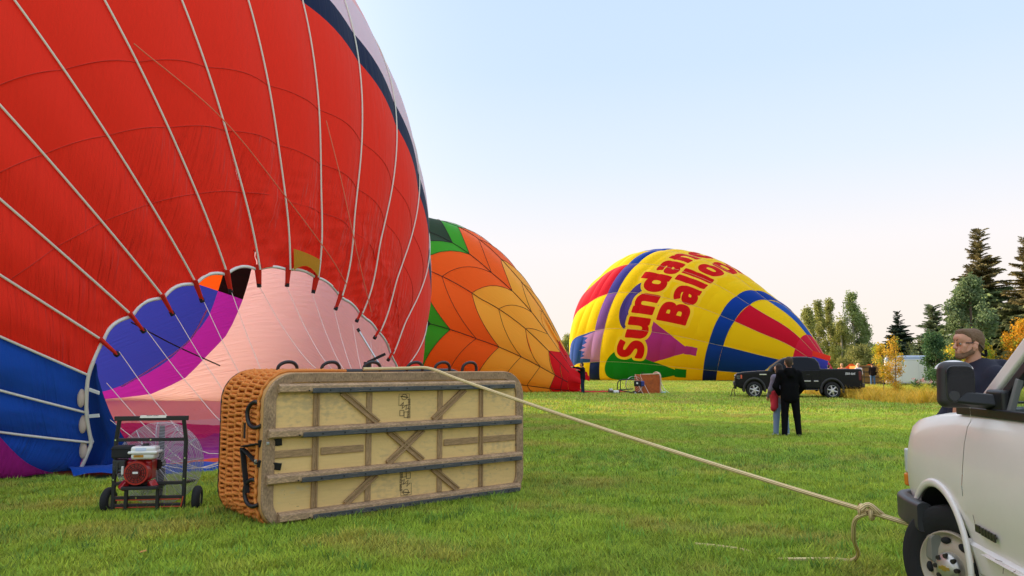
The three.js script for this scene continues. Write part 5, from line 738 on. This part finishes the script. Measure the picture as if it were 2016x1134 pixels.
function crown(t, geo, mat, items, cols) {   // many leaf sprays joined into one crown
  const src = geo.attributes.position, ns = geo.attributes.normal, nv = src.count, ix = geo.index.array, n = items.length, P = new Float32Array(n * nv * 3), NN = new Float32Array(n * nv * 3), C = new Float32Array(n * nv * 3), I = new Uint32Array(n * ix.length), q = new THREE.Quaternion(), v = V();
  items.forEach((it, i) => { if (it.q) q.copy(it.q); else q.setFromEuler(new THREE.Euler(rr(0, 6), rr(0, 6), rr(0, 6))); const k = rr(.7, 1.3), w = cols ? cols(it) : [1, 1, 1];
    for (let j = 0; j < nv; j++) { const o = (i * nv + j) * 3; v.fromBufferAttribute(src, j).multiplyScalar(it.s).applyQuaternion(q).add(it.p); P[o] = v.x; P[o + 1] = v.y; P[o + 2] = v.z; v.fromBufferAttribute(ns, j).applyQuaternion(q); NN[o] = v.x; NN[o + 1] = v.y; NN[o + 2] = v.z; C[o] = w[0] * k; C[o + 1] = w[1] * k; C[o + 2] = w[2] * k; }
    for (let j = 0; j < ix.length; j++) I[i * ix.length + j] = ix[j] + i * nv; });
  const g = new THREE.BufferGeometry(); g.setAttribute('position', new THREE.BufferAttribute(P, 3)); g.setAttribute('normal', new THREE.BufferAttribute(NN, 3)); g.setAttribute('color', new THREE.BufferAttribute(C, 3)); g.setIndex(new THREE.BufferAttribute(I, 1)); g.computeVertexNormals();
  const m = new THREE.Mesh(g, mat); mat.vertexColors = true; m.name = 'crown'; m.castShadow = m.receiveShadow = true; t.add(m); return m;
}
const broadGeo = leafCluster(30, .20, .36, 5, .7), fineGeo = leafCluster(26, .10, .2, 6, .6), bigLeafGeo = leafCluster(26, .14, .24, 8, .7);
function broadTree(name, label, cat, [x, z], H, Wd, o) {   // trunk, limbs and leaf clusters on lobes
  srand(o.s); const t = thing(name, label, cat, [x, 0, z], 0, o.group); const limbs = [], items = []; const base = o.base ?? .12;
  const lean = o.lean ?? 0; limbs.push(new THREE.TubeGeometry(new THREE.CatmullRomCurve3([V(0, -.1, 0), V(lean * .3, H * .3, 0), V(lean * .7, H * .62, rr(-.1, .1)), V(lean, H * .93, 0)]), 12, o.tr ?? H * .014, 7));
  const nL = o.lobes ?? 26; for (let i = 0; i < nL; i++) { const f = base + (1 - base) * Math.pow((i + rnd()) / nL, o.pow ?? .8); const prof = o.prof ? o.prof(f) : Math.sin(Math.PI * Math.pow(clamp((f - base) / (1 - base)), .75)) * .9 + .12; const a = rr(0, 6.283), r = Wd / 2 * prof * Math.sqrt(rr(.1, 1)); const c = V(lean * f + Math.cos(a) * r, f * H, Math.sin(a) * r); limbs.push(tube([[lean * f * .9, f * H - r * .7 - .1, 0], [lean * f + Math.cos(a) * r * .5, f * H - r * .25, Math.sin(a) * r * .5], c], Math.max(.008, H * .003), 6, 5));
    const lr = (o.lr ?? .16) * Wd * rr(.6, 1.25), n = Math.round((o.dens ?? 26) * rr(.7, 1.2)); for (let k = 0; k < n; k++) { const d = V(rr(-1, 1), rr(-1, 1), rr(-1, 1)); if (d.length() > 1) { k -= rnd() < .9 ? 1 : 0; continue; } items.push({ p: c.clone().add(V(d.x * lr, d.y * lr * (o.vs ?? 1.1), d.z * lr)), s: (o.ls ?? 1) * rr(.7, 1.2) }); } }
  obj('trunk', limbs, o.bark ?? barkM, t); crown(t, o.geo ?? broadGeo, o.mat, items, o.cols); return t;
}
function needleSpray(s) { srand(s); const P = [], I = [], NN = []; for (let k = 0; k < 40; k++) { const u = Math.pow(k / 40, .9), z = u, w = .42 * (1 - u * .75) * (.35 + rnd() * .75), sd = k % 2 ? 1 : -1, q = P.length / 3; const y = rr(-.08, .03), dz = rr(.05, .22), th = .075; P.push(0, y * .4, z, sd * w, y - w * .25, z + dz, sd * w * .95, y - w * .25 + th, z + dz - .05, 0, y * .4 + th, z - .03); for (let i = 0; i < 4; i++) NN.push(sd * .2, .9, .2); I.push(q, q + 1, q + 2, q, q + 2, q + 3); } for (let k = 0; k < 12; k++) { const z = rnd(), q = P.length / 3; P.push(-.02, 0, z, .02, 0, z, rr(-.06, .06), rr(-.22, -.05), z + .12); for (let i = 0; i < 3; i++) NN.push(0, .3, 1); I.push(q, q + 1, q + 2); } const g = new THREE.BufferGeometry(); g.setAttribute('position', new THREE.Float32BufferAttribute(P, 3)); g.setAttribute('normal', new THREE.Float32BufferAttribute(NN, 3)); g.setIndex(I); return g; }
const sprayGeo = needleSpray(3);
function spruce(name, label, [x, z], H, Wd, o) {
  srand(o.s); const t = thing(name, label, 'spruce tree', [x, 0, z], 0, o.group); const items = [], br = [new THREE.CylinderGeometry(.02, H * .018, H, 8).translate(0, H / 2, 0)]; const q = new THREE.Quaternion();
  const rows = o.rows ?? 30; for (let i = 0; i < rows; i++) { const f = (i + .5) / rows, y = lerp(H * .985, H * (o.base ?? .06), Math.pow(f, .92)), L = Wd / 2 * (Math.pow(f, .72) * 1.0 + .06), nb = Math.round(lerp(4, o.nb ?? 11, f)); for (let k = 0; k < nb; k++) { if (rnd() < (o.gap ?? .12)) continue; const a = rr(0, 6.283), Lk = L * rr(.55, 1.18), droop = lerp(.35, -.35, f) + rr(-.12, .12); const d = V(Math.cos(a) * Math.cos(droop), Math.sin(droop), Math.sin(a) * Math.cos(droop)); br.push(rod([0, y, 0], d.clone().multiplyScalar(Lk * .9).add(V(0, y, 0)).toArray(), .006 + Lk * .008, 4)); const ns = Math.max(1, Math.round(Lk / .55)); for (let m = 0; m < ns; m++) { const st = ns === 1 ? 0 : (m / ns) * Lk * .9; const dd = d.clone().applyAxisAngle(V(0, 1, 0), rr(-.5, .5) * (m ? 1 : .4)); q.setFromUnitVectors(V(0, 0, 1), dd.normalize()); items.push({ p: V(0, y, 0).addScaledVector(d, st), s: Math.max(.6, Math.min(Lk * .85, Lk - st * .7) * rr(.85, 1.2)), q: q.clone() }); } } }
  obj('trunk', br, barkM, t); crown(t, sprayGeo, o.mat, items, o.cols); return t;
}
const G1 = leafMat([.32, .33, .10]), G2 = leafMat([.22, .28, .10]), GY = leafMat([.66, .46, .04], .5), GO = leafMat([.58, .25, .02], .45), SP = leafMat([.13, .17, .09], .2), SPb = leafMat([.15, .16, .075], .2), SPk = leafMat([.03, .05, .035], .12), OL = leafMat([.25, .25, .08]);
const pop = 'poplars in a clump behind the yellow balloon'; const popProf = (f) => (Math.sin(Math.PI * Math.pow(f, .7)) * .85 + .2) * (1 - .75 * f * f * f * f);
const popl = (x, z, H, W, s, l, mat = G1) => broadTree('poplar_tree', l, 'poplar tree', [x, z], H, W, { s, mat, geo: broadGeo, lobes: 34, dens: 9, lr: .13, vs: 1.6, ls: 1.05, base: .1, prof: popProf, bark: paleBark, tr: .12, group: pop });
popl(38.9, -98, 9.0, 3.2, 201, 'poplar at the left of the clump, its foot hidden by the yellow balloon'); popl(41.2, -100, 10.0, 2.8, 202, 'slim poplar, second from the left in the clump behind the yellow balloon'); popl(43.1, -101, 10.4, 2.4, 203, 'narrow poplar in the middle of the clump'); popl(45.3, -99, 11.0, 3.6, 204, 'tallest poplar, at the right side of the clump', G2); popl(46.9, -100, 8.2, 3.4, 205, 'spreading poplar at the right end of the clump', G2); popl(42.8, -97, 7.2, 3.8, 206, 'low bushy poplar in front of the tallest one');
broadTree('bush', 'low olive bush under the poplars behind the people', 'bush', [43, -92], 3.4, 7, { s: 231, mat: OL, lobes: 30, dens: 12, lr: .11, ls: 1.1, base: .05, group: null }); broadTree('bush', 'pale green bush beyond the tipped basket, right of the poplars', 'bush', [46.9, -94], 2.8, 2.6, { s: 232, mat: leafMat([.42, .45, .24]), lobes: 26, dens: 12, lr: .12, ls: 1.1, base: .05 });
broadTree('distant_tree', 'tiny far tree showing between the orange and the yellow balloon', 'tree', [11.3, -150], 7.6, 3.2, { s: 240, mat: G1, lobes: 18, dens: 10, lr: .18, ls: 1.3, base: .2 });
spruce('spruce_tree', 'dark narrow spruce standing alone beyond the white trailer', [56.5, -109], 9.6, 5.6, { s: 211, mat: SPk, rows: 46, gap: .0, nb: 14 });
spruce('spruce_tree', 'slender grey green spruce rising above the leafy sapling by the trailer', [31.4, -55.5], 6.1, 3.5, { s: 212, mat: SP, rows: 46, gap: .06, base: .15, nb: 12 });
spruce('spruce_tree', 'tallest spruce with rust brown top, above the man\'s head', [31.6, -49.8], 10.9, 4.7, { s: 213, mat: SPb, rows: 66, gap: .06, nb: 12, base: .12, cols: (it) => it.p.y > 6.8 ? [1.2, .95, .85] : [.9, 1.15, 1.0] });  // warm sunlight on the upper crown put into the spray colours
spruce('spruce_tree', 'spruce cut off by the right edge of the picture', [33.0, -47.0], 9.8, 5.2, { s: 214, mat: SPb, rows: 56, gap: .06, nb: 12, base: .1, cols: (it) => it.p.y > 5.5 ? [1.3, 1.0, .85] : [1, 1.05, 1] });  // upper sprays coloured warmer to stand for low sun on the top
broadTree('leafy_tree', 'grey green leafy tree leaning against the tallest spruce', 'tree', [27.9, -45.5], 6.8, 2.7, { s: 221, mat: leafMat([.17, .24, .12]), geo: broadGeo, lobes: 38, dens: 14, lr: .13, ls: .7, base: .3, tr: .07, lean: .2 });
broadTree('leafy_sapling', 'dark green leafy sapling with drooping low branches before the trailer', 'sapling', [22.4, -39.5], 3.1, 2.0, { s: 222, mat: leafMat([.07, .15, .06]), geo: bigLeafGeo, lobes: 34, dens: 10, lr: .14, ls: .75, base: .1, tr: .035, prof: (f) => f < .4 ? 1.0 : f < .65 ? .75 : .9 - f * .6 });
broadTree('autumn_tree', 'golden orange autumn tree behind the van windscreen', 'tree', [27.7, -39.5], 3.9, 3.6, { s: 223, mat: GO, geo: broadGeo, lobes: 40, dens: 16, lr: .14, ls: .6, base: .2, tr: .06, cols: () => rnd() < .45 ? [.5, 1.2, 1.2] : [1.1, 1.3, 1] });
broadTree('autumn_tree', 'yellow green autumn tree beside the man, left of the golden one', 'tree', [25.0, -40.5], 3.0, 2.6, { s: 224, mat: GY, geo: broadGeo, lobes: 26, dens: 16, lr: .15, ls: .6, base: .25, tr: .05, cols: () => rnd() < .5 ? [.45, .9, 1] : [1, 1, 1] });
broadTree('bush', 'soft olive bush between the dark spruce and the trailer', 'bush', [51, -92], 4.4, 6, { s: 225, mat: OL, lobes: 28, dens: 12, lr: .13, ls: 1.1, base: .05 });
broadTree('bush', 'olive bush right of the slender spruce, above the trailer roof', 'bush', [41.5, -72], 3.9, 5, { s: 226, mat: OL, lobes: 26, dens: 12, lr: .13, ls: 1, base: .05 });
const yel = { mat: GY, geo: fineGeo, lr: .17, ls: .85, base: .3, tr: .02, dens: 8, bark: barkM };
broadTree('yellow_sapling', 'left stem of the pair of yellow saplings by the tipped basket', 'sapling', [18.9, -38.2], 2.65, 1.0, { ...yel, s: 227, lobes: 13, cols: () => rnd() < .2 ? [.5, .9, 1] : [1, 1, 1] });
broadTree('yellow_sapling', 'right stem of the pair of yellow saplings, leafy down to the tall grass', 'sapling', [18.9, -37.0], 2.8, .95, { ...yel, s: 228, lobes: 13, base: .12, cols: () => rnd() < .12 ? [.4, .7, 1] : [1, .9, 1] });
// far belts of woodland closing the park, mostly hidden
srand(300); { const g = leafCluster(30, 1.0, 1.5, 9, .8), items = []; for (let i = 0; i < 5200; i++) { const a = lerp(R(-75), R(75), rnd()), d = rr(230, 262), h = 6.5 + 3 * N3(a * 9, 2, 1) + 2 * N3(a * 40, 4, 1); items.push({ p: V(Math.sin(a) * d, rr(0, 1) * Math.max(2, h), -Math.cos(a) * d), s: rr(.7, 1.2) }); } const t = new THREE.Group(); const im = crown(t, g, G2, items); t.remove(im); im.name = 'treeline'; scene.add(im); tag(im, 'far belt of trees along the edge of the park', null, null, 'stuff'); }
// tall uncut grass with seed heads round the saplings
{
  const tall = bladeTuft(14, .75, .010, .28, 90); const area = () => { const u = rnd(), v = rnd(); const x = lerp(15.8, 28, u), edge = -30.5 - .25 * (x - 16) + 1.2 * N3(x * .5, 1, 2); const z = lerp(edge - 11, edge, v); return [x, z]; };
  grassField('tall_grass', 'tall golden uncut grass round the yellow saplings', [tall], 5200, area, (x, z) => .55 + .35 * N3(x * .6, z * .6, 5), 91, (x, z, c) => { const k = sstep(18.5, 21.5, x + 1.2 * N3(x, z, 3)); const t = rr(.75, 1.3); return c.setRGB(lerp(.60, .42, k) * t, lerp(.46, .50, k) * t, lerp(.04, .04, k) * t); });
  const g = []; srand(95); const im = leafCluster(16, .05, .06, 96, .7); const t = new THREE.Group(); const items = []; for (let i = 0; i < 60; i++) items.push({ p: V(rr(20, 25), rr(.7, 1.0), rr(-38, -34)), s: rr(.6, 1.1) }); const fl = crown(t, im, std([.60, .25, .25], .9), items); t.remove(fl); fl.name = "wildflowers"; scene.add(fl); tag(fl, "pink wildflowers in the tall grass before the trailer", null, null, "stuff");
}
growLawn();
// a few fallen leaves on the near grass
srand(400); { const g = new THREE.SphereGeometry(.035, 8, 4); g.scale(1, .12, .7); let i = 0; for (const [x, z, l] of [[-3.05, -6.35, 'dry orange leaf on the grass below the fan, left one'], [-1.62, -5.55, 'dry orange leaf on the grass in front of the basket, lower one']]) { const m = obj('fallen_leaf', g.clone(), std([.60, .26, .08], .8)); m.position.set(x, .075, z); m.rotation.set(.2, i++, .2); tag(m, l, 'leaf'); } }
scene.updateMatrixWorld(true);
renderer.render(scene, camera);
